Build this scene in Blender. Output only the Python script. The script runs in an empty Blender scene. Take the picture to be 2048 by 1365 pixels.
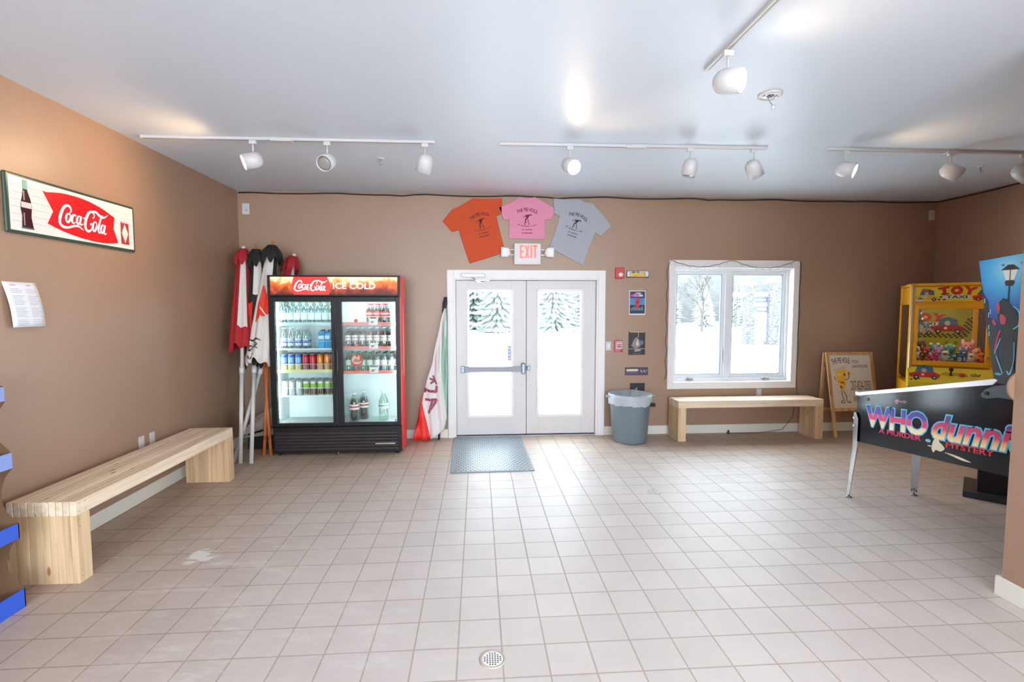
import bpy, bmesh, math, random
from mathutils import Vector, Matrix
random.seed(7)
PI = math.pi
SC = bpy.context.scene
COL = SC.collection
# ---------------------------------------------------------------- camera, world, exposure
cam = bpy.data.cameras.new('camera'); cam.lens = 992.5/2048*36; cam.sensor_width = 36; cam.clip_start = 0.05; cam.clip_end = 500
co = bpy.data.objects.new('camera', cam); COL.objects.link(co)
co.location = (0, 0, 1.658); co.rotation_euler = (PI/2-0.0653, 0.0008, -0.0687)
SC.camera = co
SC.view_settings.view_transform = 'Standard'; SC.view_settings.look = 'None'
SC.view_settings.gamma = 1; SC.view_settings.use_curve_mapping = False
SC.view_settings.exposure = 0.40
SKY = 10.0
W = bpy.data.worlds.new('overcast_sky'); SC.world = W; W.use_nodes = True
bgn = W.node_tree.nodes['Background']; bgn.inputs[0].default_value = (0.80, 0.91, 1.0, 1); bgn.inputs[1].default_value = SKY
try:
    SC.cycles.max_bounces = 10; SC.cycles.diffuse_bounces = 6; SC.cycles.transparent_max_bounces = 16
    SC.cycles.sample_clamp_indirect = 6
except Exception: pass

YB, H, XL, XR, YR = 6.33, 3.085, -2.90, 6.14, -4.2
def area(name, loc, rot, sx, sy, power, color, portal=False):
    l = bpy.data.lights.new(name, 'AREA'); l.shape = 'RECTANGLE'; l.size = sx; l.size_y = sy; l.energy = power; l.color = color
    if portal: l.cycles.is_portal = True
    o = bpy.data.objects.new(name, l); COL.objects.link(o); o.location = loc; o.rotation_euler = rot
    return o
# daylight through the large shop-front windows in the wall behind the camera
REAR = 95
area('shopfront_daylight', (-1.5, YR+0.12, 1.55), (PI/2, 0, 0), 2.3, 2.3, REAR*0.7, (0.74, 0.88, 1.0))
area('shopfront_daylight', (1.5, YR+0.12, 1.55), (PI/2, 0, 0), 2.3, 2.3, REAR*0.7, (0.74, 0.88, 1.0))

# added fill lamp on the right, behind the camera, to brighten the left wall
area('left_wall_fill', (2.97, -0.9, 1.5), (PI/2, 0, PI/2), 2.3, 1.6, 85, (0.78, 0.90, 1.0))

# ---------------------------------------------------------------- materials
def s2l(c):
    if isinstance(c, str):
        c = [int(c[i:i+2], 16)/255 for i in (0, 2, 4)]
    return tuple((x/12.92 if x <= 0.04045 else ((x+0.055)/1.055)**2.4) for x in c[:3])+(1,)
MATS = {}
def mat(name, col, rough=0.5, metal=0.0, emit=0.0, spec=0.5, noise=0.0, nscale=20, bump=0.0, bscale=200, coat=0.0):
    if name in MATS: return MATS[name]
    m = bpy.data.materials.new(name); m.use_nodes = True; nt = m.node_tree
    b = nt.nodes['Principled BSDF']; c = s2l(col)
    b.inputs['Base Color'].default_value = c; b.inputs['Roughness'].default_value = rough
    b.inputs['Metallic'].default_value = metal; b.inputs['Specular IOR Level'].default_value = spec
    b.inputs['Coat Weight'].default_value = coat
    if emit:
        b.inputs['Emission Color'].default_value = c; b.inputs['Emission Strength'].default_value = emit
    if noise or bump:
        tc = nt.nodes.new('ShaderNodeTexCoord')
    if noise:
        n = nt.nodes.new('ShaderNodeTexNoise'); n.inputs['Scale'].default_value = nscale; n.inputs['Detail'].default_value = 4
        nt.links.new(tc.outputs['Object'], n.inputs['Vector'])
        mx = nt.nodes.new('ShaderNodeMix'); mx.data_type = 'RGBA'
        mx.inputs[6].default_value = tuple(x*(1-noise) for x in c[:3])+(1,)
        mx.inputs[7].default_value = tuple(min(1, x*(1+noise)) for x in c[:3])+(1,)
        nt.links.new(n.outputs['Fac'], mx.inputs[0]); nt.links.new(mx.outputs[2], b.inputs['Base Color'])
    if bump:
        n = nt.nodes.new('ShaderNodeTexNoise'); n.inputs['Scale'].default_value = bscale; n.inputs['Detail'].default_value = 3
        nt.links.new(tc.outputs['Object'], n.inputs['Vector'])
        bp = nt.nodes.new('ShaderNodeBump'); bp.inputs['Strength'].default_value = bump; bp.inputs['Distance'].default_value = 0.01
        nt.links.new(n.outputs['Fac'], bp.inputs['Height']); nt.links.new(bp.outputs[0], b.inputs['Normal'])
    MATS[name] = m
    return m
def glassmat(name, tint, gloss=0.08, rough=0.03):
    if name in MATS: return MATS[name]
    m = bpy.data.materials.new(name); m.use_nodes = True; nt = m.node_tree; nt.nodes.clear()
    out = nt.nodes.new('ShaderNodeOutputMaterial'); t = nt.nodes.new('ShaderNodeBsdfTransparent'); t.inputs[0].default_value = tint
    g = nt.nodes.new('ShaderNodeBsdfGlossy'); g.inputs['Roughness'].default_value = rough
    lw = nt.nodes.new('ShaderNodeLayerWeight'); lw.inputs[0].default_value = 0.35
    mr = nt.nodes.new('ShaderNodeMapRange'); mr.inputs[3].default_value = gloss*0.5; mr.inputs[4].default_value = min(1, gloss*8)
    nt.links.new(lw.outputs['Facing'], mr.inputs[0])
    mx = nt.nodes.new('ShaderNodeMixShader')
    nt.links.new(mr.outputs[0], mx.inputs[0]); nt.links.new(t.outputs[0], mx.inputs[1]); nt.links.new(g.outputs[0], mx.inputs[2])
    nt.links.new(mx.outputs[0], out.inputs[0]); MATS[name] = m
    return m
def woodmat(name, c1, c2, axis, rough=0.55):
    """grain running along axis (0,1,2), each plank a little different"""
    if name in MATS: return MATS[name]
    m = bpy.data.materials.new(name); m.use_nodes = True; nt = m.node_tree; b = nt.nodes['Principled BSDF']
    N = nt.nodes.new; L = nt.links.new
    geo = N('ShaderNodeNewGeometry'); tc = N('ShaderNodeTexCoord')
    mp = N('ShaderNodeMapping'); sc = [26, 26, 26]; sc[axis] = 1.3; mp.inputs['Scale'].default_value = sc
    ad = N('ShaderNodeVectorMath'); ad.operation = 'MULTIPLY_ADD'
    cb = N('ShaderNodeCombineXYZ')
    for i in range(3): L(geo.outputs['Random Per Island'], cb.inputs[i])
    ad.inputs[1].default_value = (31, 17, 23); L(cb.outputs[0], ad.inputs[0]); L(tc.outputs['Object'], ad.inputs[2])
    L(ad.outputs[0], mp.inputs[0])
    n = N('ShaderNodeTexNoise'); n.inputs['Scale'].default_value = 1.0; n.inputs['Detail'].default_value = 5; n.inputs['Distortion'].default_value = 0.6
    L(mp.outputs[0], n.inputs['Vector'])
    r = N('ShaderNodeValToRGB'); r.color_ramp.elements[0].position = 0.3; r.color_ramp.elements[0].color = s2l(c2)
    r.color_ramp.elements[1].position = 0.62; r.color_ramp.elements[1].color = s2l(c1)
    L(n.outputs['Fac'], r.inputs[0])
    # knots
    v = N('ShaderNodeTexVoronoi'); mp2 = N('ShaderNodeMapping'); s2 = [9, 9, 9]; s2[axis] = 3.6; mp2.inputs['Scale'].default_value = s2
    L(ad.outputs[0], mp2.inputs[0]); L(mp2.outputs[0], v.inputs['Vector']); v.inputs['Scale'].default_value = 1
    r2 = N('ShaderNodeValToRGB'); r2.color_ramp.elements[0].position = 0.07; r2.color_ramp.elements[0].color = (0.38, 0.2, 0.1, 1)
    r2.color_ramp.elements[1].position = 0.13; r2.color_ramp.elements[1].color = (1, 1, 1, 1)
    L(v.outputs['Distance'], r2.inputs[0])
    mx = N('ShaderNodeMix'); mx.data_type = 'RGBA'; mx.blend_type = 'MULTIPLY'; mx.inputs[0].default_value = 0.8
    L(r.outputs[0], mx.inputs[6]); L(r2.outputs[0], mx.inputs[7])
    hs = N('ShaderNodeHueSaturation'); mr = N('ShaderNodeMapRange'); mr.inputs[3].default_value = 0.86; mr.inputs[4].default_value = 1.08
    L(geo.outputs['Random Per Island'], mr.inputs[0]); L(mr.outputs[0], hs.inputs['Value']); L(mx.outputs[2], hs.inputs['Color'])
    L(hs.outputs[0], b.inputs['Base Color']); b.inputs['Roughness'].default_value = rough
    MATS[name] = m
    return m

def floor_material():
    m = bpy.data.materials.new('quarry_tile'); m.use_nodes = True; nt = m.node_tree; b = nt.nodes['Principled BSDF']
    N = nt.nodes.new; L = nt.links.new
    tc = N('ShaderNodeTexCoord'); mp = N('ShaderNodeMapping')
    T = 0.2134
    mp.inputs['Location'].default_value = (-0.1088+T*100, -4.684+T*100, 0)
    L(tc.outputs['Object'], mp.inputs[0])
    def brick(mort, smooth):
        br = N('ShaderNodeTexBrick'); br.offset = 0; br.squash = 1
        br.inputs['Scale'].default_value = 1; br.inputs['Brick Width'].default_value = T; br.inputs['Row Height'].default_value = T
        br.inputs['Mortar Size'].default_value = mort; br.inputs['Mortar Smooth'].default_value = smooth; br.inputs['Bias'].default_value = 0
        br.inputs['Color1'].default_value = s2l('c2b7b0'); br.inputs['Color2'].default_value = s2l('c9beb7')
        br.inputs['Mortar'].default_value = s2l('ab9f95')
        L(mp.outputs[0], br.inputs['Vector']); return br
    br = brick(0.0042, 0.1)
    n = N('ShaderNodeTexNoise'); n.inputs['Scale'].default_value = 2.2; n.inputs['Detail'].default_value = 6; n.inputs['Roughness'].default_value = 0.65
    L(tc.outputs['Object'], n.inputs['Vector'])
    hs = N('ShaderNodeHueSaturation'); mr = N('ShaderNodeMapRange'); mr.inputs[1].default_value = 0.3; mr.inputs[2].default_value = 0.7
    mr.inputs[3].default_value = 0.93; mr.inputs[4].default_value = 1.06
    L(n.outputs['Fac'], mr.inputs[0]); L(mr.outputs[0], hs.inputs['Value']); L(br.outputs['Color'], hs.inputs['Color'])
    # dried salt / dust scuffs, mostly in the traffic area by the left-hand bench
    mp2 = N('ShaderNodeMapping'); mp2.inputs['Rotation'].default_value = (0, 0, 0.7); mp2.inputs['Scale'].default_value = (1, 2.6, 1)
    L(tc.outputs['Object'], mp2.inputs[0])
    d = N('ShaderNodeTexNoise'); d.inputs['Scale'].default_value = 3.2; d.inputs['Detail'].default_value = 9; d.inputs['Roughness'].default_value = 0.75
    L(mp2.outputs[0], d.inputs['Vector'])
    dr = N('ShaderNodeMapRange'); dr.inputs[1].default_value = 0.50; dr.inputs[2].default_value = 0.72; L(d.outputs['Fac'], dr.inputs[0])
    def blob(cx, cy, r0, r1):
        ds = N('ShaderNodeVectorMath'); ds.operation = 'DISTANCE'; ds.inputs[1].default_value = (cx, cy, 0); L(tc.outputs['Object'], ds.inputs[0])
        q = N('ShaderNodeMapRange'); q.inputs[1].default_value = r0; q.inputs[2].default_value = r1; q.inputs[3].default_value = 1; q.inputs[4].default_value = 0
        L(ds.outputs['Value'], q.inputs[0]); return q
    q1 = blob(-1.55, 3.3, 0.2, 1.5); q2 = blob(-1.2, 2.4, 0.2, 1.5)
    mxx = N('ShaderNodeMath'); mxx.operation = 'MAXIMUM'; L(q1.outputs[0], mxx.inputs[0]); L(q2.outputs[0], mxx.inputs[1])
    mu = N('ShaderNodeMath'); mu.operation = 'MULTIPLY'; L(mxx.outputs[0], mu.inputs[0]); L(dr.outputs[0], mu.inputs[1])
    # spilled white patches
    e = N('ShaderNodeTexNoise'); e.inputs['Scale'].default_value = 9; e.inputs['Detail'].default_value = 5; L(mp2.outputs[0], e.inputs['Vector'])
    q3 = blob(-1.86, 3.37, 0.0, 0.22); em = N('ShaderNodeMath'); em.operation = 'MULTIPLY'; L(e.outputs['Fac'], em.inputs[0]); L(q3.outputs[0], em.inputs[1])
    er = N('ShaderNodeMapRange'); er.inputs[1].default_value = 0.27; er.inputs[2].default_value = 0.36; er.inputs[4].default_value = 1.4; L(em.outputs[0], er.inputs[0])
    s = N('ShaderNodeMath'); s.operation = 'MAXIMUM'; L(mu.outputs[0], s.inputs[0]); L(er.outputs[0], s.inputs[1])
    s2 = N('ShaderNodeMath'); s2.operation = 'MULTIPLY'; s2.use_clamp = True; s2.inputs[1].default_value = 0.85; L(s.outputs[0], s2.inputs[0])
    # window sheen painted into the tile colour: pale centre, browner past a ragged edge
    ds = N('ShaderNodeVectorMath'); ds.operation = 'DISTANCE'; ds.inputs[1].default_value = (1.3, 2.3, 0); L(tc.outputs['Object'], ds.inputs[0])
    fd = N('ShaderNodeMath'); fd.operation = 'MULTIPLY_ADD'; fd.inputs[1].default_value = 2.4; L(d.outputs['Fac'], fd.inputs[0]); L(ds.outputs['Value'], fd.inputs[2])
    sheen_mask = N('ShaderNodeMapRange'); sheen_mask.inputs[1].default_value = 3.4; sheen_mask.inputs[2].default_value = 5.2; sheen_mask.inputs[3].default_value = 1; sheen_mask.inputs[4].default_value = 0; L(fd.outputs[0], sheen_mask.inputs[0])
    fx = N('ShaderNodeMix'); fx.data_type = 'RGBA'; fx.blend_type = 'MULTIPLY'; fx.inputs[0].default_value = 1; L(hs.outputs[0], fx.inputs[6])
    fc = N('ShaderNodeMix'); fc.data_type = 'RGBA'; fc.inputs[6].default_value = (0.74, 0.60, 0.49, 1); fc.inputs[7].default_value = (1, 1, 1, 1); L(sheen_mask.outputs[0], fc.inputs[0]); L(fc.outputs[2], fx.inputs[7])
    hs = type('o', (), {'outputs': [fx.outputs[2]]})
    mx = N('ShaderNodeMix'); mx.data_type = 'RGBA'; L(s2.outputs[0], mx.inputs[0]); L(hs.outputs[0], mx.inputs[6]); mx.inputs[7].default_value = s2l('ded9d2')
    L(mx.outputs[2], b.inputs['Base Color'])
    sm = N('ShaderNodeMapRange'); sm.inputs[3].default_value = 1.0; sm.inputs[4].default_value = 0.1; L(br.outputs['Fac'], sm.inputs[0]); L(sm.outputs[0], b.inputs['Specular IOR Level'])
    rr = N('ShaderNodeMapRange'); rr.inputs[3].default_value = 0.42; rr.inputs[4].default_value = 0.60; L(n.outputs['Fac'], rr.inputs[0])
    L(rr.outputs[0], b.inputs['Roughness'])
    bp = N('ShaderNodeBump'); bp.inputs['Strength'].default_value = 0.5; bp.inputs['Distance'].default_value = 0.004; bp.invert = True
    L(br.outputs['Fac'], bp.inputs['Height']); L(bp.outputs[0], b.inputs['Normal'])
    return m
M = {}
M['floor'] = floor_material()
M['wall'] = mat('brown_wall_paint', '9b7b64', 0.42, spec=0.7, noise=0.03, nscale=6, bump=0.08, bscale=120)
M['ceil'] = mat('ceiling_paint', 'ced5de', 0.42, spec=0.4, bump=0.04, bscale=30)
M['white'] = mat('white_trim_paint', 'dfdad8', 0.4, bump=0.02)
M['door'] = mat('door_paint', 'cdc7c5', 0.42, bump=0.02)
M['base'] = mat('baseboard_vinyl', 'd9d4c8', 0.45)
M['metal'] = mat('brushed_metal', 'b9b9bd', 0.3, 0.9)
M['chrome'] = mat('chrome', 'd8d8da', 0.12, 1.0)
M['dmetal'] = mat('grey_steel', '7f878c', 0.35, 0.8)
M['black'] = mat('black_plastic', '131112', 0.4, spec=0.3)
M['blackm'] = mat('black_matte', '17161a', 0.7)
M['glass'] = glassmat('window_glass', (0.97, 0.99, 0.98, 1), 0.012, 0.01)
M['vinyl'] = mat('white_vinyl', 'dcdde0', 0.35)
M['fixture'] = mat('white_fixture', 'c3c0bf', 0.35)
M['pine_x'] = woodmat('pine_lumber_x', 'e4cfb6', 'cfb090', 0)
M['pine_y'] = woodmat('pine_lumber_y', 'e2c39c', 'c0966a', 1)
M['pine_z'] = woodmat('pine_lumber_z', 'd6b893', 'b9946c', 2)
M['owood'] = woodmat('orange_wood', 'b5673a', '9a4f28', 2)
M['fwood'] = woodmat('frame_wood', 'c79a6c', 'a97a4e', 2)
M['red'] = mat('red_gloss', 'd9141c', 0.3)
M['snow'] = mat('snow', 'f4f6f8', 0.9, noise=0.03, nscale=2)

# ---------------------------------------------------------------- mesh helpers
class MB:
    def __init__(s): s.bm = bmesh.new(); s.mats = []; s.cur = 0; s.T = Matrix.Identity(4)
    def m(s, material):
        if material not in s.mats: s.mats.append(material)
        s.cur = s.mats.index(material); return s
    def _v(s, p): return s.bm.verts.new(s.T @ Vector(p))
    def _f(s, vs, smooth=False):
        try: f = s.bm.faces.new(vs)
        except ValueError: return None
        f.material_index = s.cur; f.smooth = smooth; return f
    def box(s, x0, x1, y0, y1, z0, z1):
        v = [s._v(p) for p in [(x0,y0,z0),(x1,y0,z0),(x1,y1,z0),(x0,y1,z0),(x0,y0,z1),(x1,y0,z1),(x1,y1,z1),(x0,y1,z1)]]
        for q in [(3,2,1,0),(4,5,6,7),(0,1,5,4),(1,2,6,5),(2,3,7,6),(3,0,4,7)]: s._f([v[i] for i in q])
        return s
    def prism(s, pts, fn, d0, d1):
        """pts: 2D outline; fn(u,v,d)->3D"""
        a = [s._v(fn(u, v, d0)) for u, v in pts]; b = [s._v(fn(u, v, d1)) for u, v in pts]
        s._f(a[::-1]); s._f(b); n = len(pts)
        for i in range(n): s._f([a[i], a[(i+1) % n], b[(i+1) % n], b[i]])
        return s
    def rings(s, rings, closed=True, cap0=True, cap1=True, smooth=True):
        R = [[s._v(p) for p in r] for r in rings]; n = len(R[0])
        for a, b in zip(R, R[1:]):
            for i in range(n if closed else n-1): s._f([a[i], a[(i+1) % n], b[(i+1) % n], b[i]], smooth)
        if cap0 and closed: s._f(R[0][::-1])
        if cap1 and closed: s._f(R[-1])
        return s
    def lathe(s, prof, c=(0, 0, 0), n=20, axis=(0, 0, 1), cap=True, smooth=True):
        ax = Vector(axis).normalized(); u = ax.orthogonal().normalized(); w = ax.cross(u); c = Vector(c)
        s.rings([[c+ax*z+(u*math.cos(2*PI*i/n)+w*math.sin(2*PI*i/n))*max(r, 1e-4) for i in range(n)] for r, z in prof], True, cap, cap, smooth)
        return s
    def cyl(s, p0, p1, r0, r1=None, n=16):
        p0 = Vector(p0); p1 = Vector(p1); r1 = r0 if r1 is None else r1
        return s.lathe([(r0, 0), (r1, (p1-p0).length)], p0, n, p1-p0)
    def tube(s, pts, r, n=8, flat=1.0):
        pts = [Vector(p) for p in pts]; R = []; up = None
        for i, p in enumerate(pts):
            t = (pts[min(i+1, len(pts)-1)]-pts[max(i-1, 0)]).normalized()
            if up is None: up = t.orthogonal().normalized()
            up = (up-t*up.dot(t)).normalized(); w = t.cross(up)
            rr = r[i] if isinstance(r, (list, tuple)) else r
            R.append([p+(up*math.cos(2*PI*k/n)+w*math.sin(2*PI*k/n)*flat)*rr for k in range(n)])
        return s.rings(R)
    def ball(s, c, r, sx=1, sy=1, sz=1, n=12):
        prof = []
        c = Vector(c); R = []
        for j in range(n//2+1):
            a = PI*j/(n//2); rr = math.sin(a); z = -math.cos(a)
            R.append([c+Vector((rr*math.cos(2*PI*i/n)*r*sx, rr*math.sin(2*PI*i/n)*r*sy, z*r*sz)) for i in range(n)])
        R[0] = [c+Vector((0.01*r*math.cos(2*PI*i/n), 0.01*r*math.sin(2*PI*i/n), -r*sz)) for i in range(n)]
        R[-1] = [c+Vector((0.01*r*math.cos(2*PI*i/n), 0.01*r*math.sin(2*PI*i/n), r*sz)) for i in range(n)]
        return s.rings(R)
    def frame(s, x0, x1, z0, z1, w, y0, y1, wt=None, wb=None):
        wt = w if wt is None else wt; wb = w if wb is None else wb
        s.box(x0, x0+w, y0, y1, z0, z1); s.box(x1-w, x1, y0, y1, z0, z1)
        s.box(x0+w, x1-w, y0, y1, z1-wt, z1)
        if wb > 0: s.box(x0+w, x1-w, y0, y1, z0, z0+wb)
        return s
    def build(s, name, parent=None, bevel=0.0, default=None, loc=None, rot=None):
        bmesh.ops.recalc_face_normals(s.bm, faces=s.bm.faces)
        me = bpy.data.meshes.new(name); s.bm.to_mesh(me); s.bm.free()
        for mm in (s.mats or [default or M['white']]): me.materials.append(mm)
        o = bpy.data.objects.new(name, me); COL.objects.link(o)
        if parent: o.parent = parent
        if loc: o.location = loc
        if rot: o.rotation_euler = rot
        if bevel:
            b = o.modifiers.new('bevel', 'BEVEL'); b.width = bevel; b.segments = 2; b.limit_method = 'ANGLE'; b.angle_limit = 0.6
        return o
def tag(o, label=None, cat=None, group=None, kind=None):
    if label: o['label'] = label
    if cat: o['category'] = cat
    if group: o['group'] = group
    if kind: o['kind'] = kind
    return o
def empty(name, loc, rz=0, label=None, cat=None, group=None):
    o = bpy.data.objects.new(name, None); o.empty_display_size = 0.1; COL.objects.link(o)
    o.location = loc; o.rotation_euler = (0, 0, rz); return tag(o, label, cat, group)
def dup(o, loc, rz=0, label=None, group=None, par=None):
    c = o.copy(); COL.objects.link(c)
    if par is None:
        c.location = loc; c.rotation_euler = (0, 0, rz)
        if label: c['label'] = label
        if group: c['group'] = group
    else: c.parent = par
    for ch in list(o.children): dup(ch, None, par=c)
    return c
def struct(o): o['kind'] = 'structure'; return o

# ---------------------------------------------------------------- flat artwork (printing, lettering)
_TX = {}
def text2d(t, bold=0.0, shear=0.0):
    k = (t, bold, shear)
    if k in _TX: return _TX[k]
    cu = bpy.data.curves.new('tmp', 'FONT'); cu.body = t; cu.size = 1; cu.offset = bold; cu.shear = shear; cu.resolution_u = 3
    o = bpy.data.objects.new('tmp', cu); COL.objects.link(o); bpy.context.view_layer.update()
    me = bpy.data.meshes.new_from_object(o.evaluated_get(bpy.context.evaluated_depsgraph_get()))
    vs = [(v.co.x, v.co.y) for v in me.vertices]; fs = [tuple(p.vertices) for p in me.polygons]
    bpy.data.objects.remove(o); bpy.data.curves.remove(cu); bpy.data.meshes.remove(me)
    _TX[k] = (vs, fs); return _TX[k]
def cr(pts, n=6, closed=False):
    """catmull-rom through points (any dimension)"""
    out = []; N_ = len(pts)
    rng = range(N_ if closed else N_-1)
    for i in rng:
        p = [pts[(i+k) % N_] if closed else pts[min(max(i+k, 0), N_-1)] for k in (-1, 0, 1, 2)]
        for j in range(n):
            t = j/n
            out.append(tuple(0.5*((2*b)+(-a+c)*t+(2*a-5*b+4*c-d)*t*t+(-a+3*b-3*c+d)*t**3) for a, b, c, d in zip(*p)))
    if not closed: out.append(tuple(pts[-1]))
    return out
SCRIPT = [  # (closed, points x,y(down),half-width) : flowing script strokes traced by hand
 (0, [(478,222,3),(488,208,5),(482,190,7),(462,184,7),(438,197,8),(417,228,9),(404,262,9),(405,290,8),(432,303,7),(468,299,6),(505,287,6),(540,284,5),(560,292,4),(578,300,1)]),
 (1, [(470,228,5),(482,232,3),(478,255,7),(463,272,6),(450,268,5),(449,250,7),(457,232,5)]),
 (0, [(522,232,7),(514,226,4),(500,232,7),(492,252,8),(494,268,6),(508,272,3),(520,262,2)]),
 (1, [(548,228,4),(558,234,4),(553,256,6),(540,271,6),(529,266,5),(530,248,7),(538,233,5)]),
 (0, [(566,226,5),(557,250,6),(554,266,6),(562,273,4),(576,264,1)]),
 (0, [(580,234,4),(596,230,4)]),
 (0, [(655,222,3),(668,212,4),(668,196,5),(650,186,6),(625,198,8),(603,232,9),(592,268,9),(598,292,8),(618,300,7),(640,288,5),(650,268,4),(644,254,4),(632,262,4)]),
 (0, [(640,190,3),(664,182,5),(690,184,7),(716,198,8),(744,204,6),(768,196,4),(792,180,1)]),
 (1, [(676,240,5),(688,246,3),(684,270,7),(668,292,6),(655,288,5),(655,266,7),(664,246,5)]),
 (0, [(748,206,3),(738,196,4),(722,220,6),(706,258,7),(700,286,7),(708,298,5),(722,288,1)]),
 (1, [(742,248,4),(752,254,4),(746,278,6),(733,294,6),(722,289,5),(724,268,7),(732,252,5)]),
 (0, [(762,246,5),(752,272,6),(748,290,6),(757,299,4),(772,290,1)]),
]
class Art:
    """polygons laid out in (u,v) and mapped onto a surface; layers are real ink-thin steps"""
    def __init__(s): s.P = []
    def poly(s, pts, m, l=1): s.P.append((list(pts), [tuple(range(len(pts)))], m, l)); return s
    def rect(s, x0, y0, x1, y1, m, l=1): return s.poly([(x0, y0), (x1, y0), (x1, y1), (x0, y1)], m, l)
    def ell(s, cx, cy, rx, ry, m, l=1, n=20, a0=0, a1=2*PI):
        full = abs(a1-a0) > 6.28
        return s.poly([(cx+rx*math.cos(a0+(a1-a0)*i/(n if full else n-1)), cy+ry*math.sin(a0+(a1-a0)*i/(n if full else n-1))) for i in range(n)], m, l)
    def stroke(s, pts, w, m, l=1, closed=False, smooth=True):
        p3 = [(p[0], p[1], p[2] if len(p) > 2 else w) for p in pts]
        if smooth: p3 = cr(p3, 5, closed)
        V = []; n = len(p3)
        for i, p in enumerate(p3):
            a = p3[(i-1) % n] if (closed or i > 0) else p; b = p3[(i+1) % n] if (closed or i < n-1) else p
            dx, dy = b[0]-a[0], b[1]-a[1]; L = math.hypot(dx, dy) or 1
            V += [(p[0]-dy/L*p[2], p[1]+dx/L*p[2]), (p[0]+dy/L*p[2], p[1]-dx/L*p[2])]
        F = [(2*i, 2*i+1, (2*i+3) % (2*n), (2*i+2) % (2*n)) for i in range(n if closed else n-1)]
        s.P.append((V, F, m, l)); return s
    def text(s, t, x0, y0, x1, y1, m, l=2, bold=0.0, shear=0.0, arch=0.0, grow=0.0, rot=0.0):
        vs, fs = text2d(t, bold, shear)
        bx = text2d(t, 0.0, shear)[0]
        ax, bx_ = min(v[0] for v in bx), max(v[0] for v in bx); ay, by = min(v[1] for v in bx), max(v[1] for v in bx)
        V = []
        for x, y in vs:
            u = (x-ax)/(bx_-ax); v = (y-ay)/(by-ay)
            V.append((x0+(x1-x0)*u, y0+(y1-y0)*v+arch*(1-(2*u-1)**2)))
        if rot:
            cx, cy = (x0+x1)/2, (y0+y1)/2; c, n = math.cos(rot), math.sin(rot)
            V = [(cx+(x-cx)*c-(y-cy)*n, cy+(x-cx)*n+(y-cy)*c) for x, y in V]
        s.P.append((V, fs, m, l)); return s
    def logo(s, x0, y0, x1, y1, m, l=2, only=None, grow=1.0):
        f = lambda p: (x0+(p[0]-395)/400*(x1-x0), y1-(p[1]-176)/130*(y1-y0), p[2]/400*(x1-x0)*grow)
        for i, (cl, pts) in enumerate(SCRIPT):
            if only and i not in only: continue
            s.stroke([f(p) for p in pts], 0, m, l+0.01*i, bool(cl))
        return s
    def build(s, name, parent, fn, step=0.0006):
        me = bpy.data.meshes.new(name); V = []; F = []; MI = []; ms = []
        for pts, fs, m, l in s.P:
            if m not in ms: ms.append(m)
            b = len(V); V += [tuple(fn(p[0], p[1], l*step)) for p in pts]
            for f in fs: F.append(tuple(b+i for i in f)); MI.append(ms.index(m))
        me.from_pydata(V, [], F)
        for m in ms: me.materials.append(m)
        for p, i in zip(me.polygons, MI): p.material_index = i
        o = bpy.data.objects.new(name, me); COL.objects.link(o)
        if parent: o.parent = parent
        return o
def P(hexc, rough=0.5, **k): return mat('print_'+hexc, hexc, rough, **k)
def facing_y(x, y, z): return lambda u, v, d: (x+u, y-d, z+v)           # picture facing -y
def facing_x(x, y, z): return lambda u, v, d: (x+d, y+u, z+v)           # picture on the left wall, facing +x

# ================================================================= SETTING
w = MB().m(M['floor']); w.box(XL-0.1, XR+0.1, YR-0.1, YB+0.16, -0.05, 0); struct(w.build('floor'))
w = MB().m(M['ceil']); w.box(XL-0.1, XR+0.1, YR-0.1, YB+0.2, H, H+0.1); struct(w.build('ceiling'))
w = MB().m(M['wall']); w.box(XL-0.12, XL, YR, YB+0.2, 0, H); struct(w.build('wall_left'))
w = MB().m(M['wall']); w.box(XR, XR+0.12, 2.0, YB+0.2, 0, H); struct(w.build('wall_right'))
w = MB().m(M['wall'])                                     # back wall around door and window openings
DX0, DX1, DZ1 = -0.30, 1.55, 2.045
WX0, WX1, WZ0, WZ1 = 2.545, 4.17, 0.675, 2.195
for a in [(XL, DX0, 0, H), (DX0, DX1, DZ1, H), (DX1, WX0, 0, H), (WX0, WX1, 0, WZ0), (WX0, WX1, WZ1, H), (WX1, XR, 0, H)]:
    w.box(a[0], a[1], YB, YB+0.18, a[2], a[3])
struct(w.build('wall_back'))
w = MB().m(M['wall']); w.box(3.0, 6.24, 2.44, 2.56, 0, H); w.box(3.0, 3.12, YR, -2.1, 0, H); w.box(3.0, 3.12, 0.3, 2.44, 0, H); w.box(3.0, 3.12, -2.1, 0.3, 0, 0.65); w.box(3.0, 3.12, -2.1, 0.3, 2.35, H); struct(w.build('wall_partition'))  # unseen opening behind the camera added to go with the left-wall fill lamp
w = MB().m(M['wall'])                                     # wall behind the camera with its shop-front openings
for a in [(XL, -2.7, 0, H), (-0.3, 0.3, 0, H), (2.7, 3.0, 0, H), (-2.7, -0.3, 0, 0.35), (-2.7, -0.3, 2.75, H), (0.3, 2.7, 0, 0.35), (0.3, 2.7, 2.75, H)]:
    w.box(a[0], a[1], YR-0.12, YR, a[2], a[3])
struct(w.build('wall_rear'))
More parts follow.
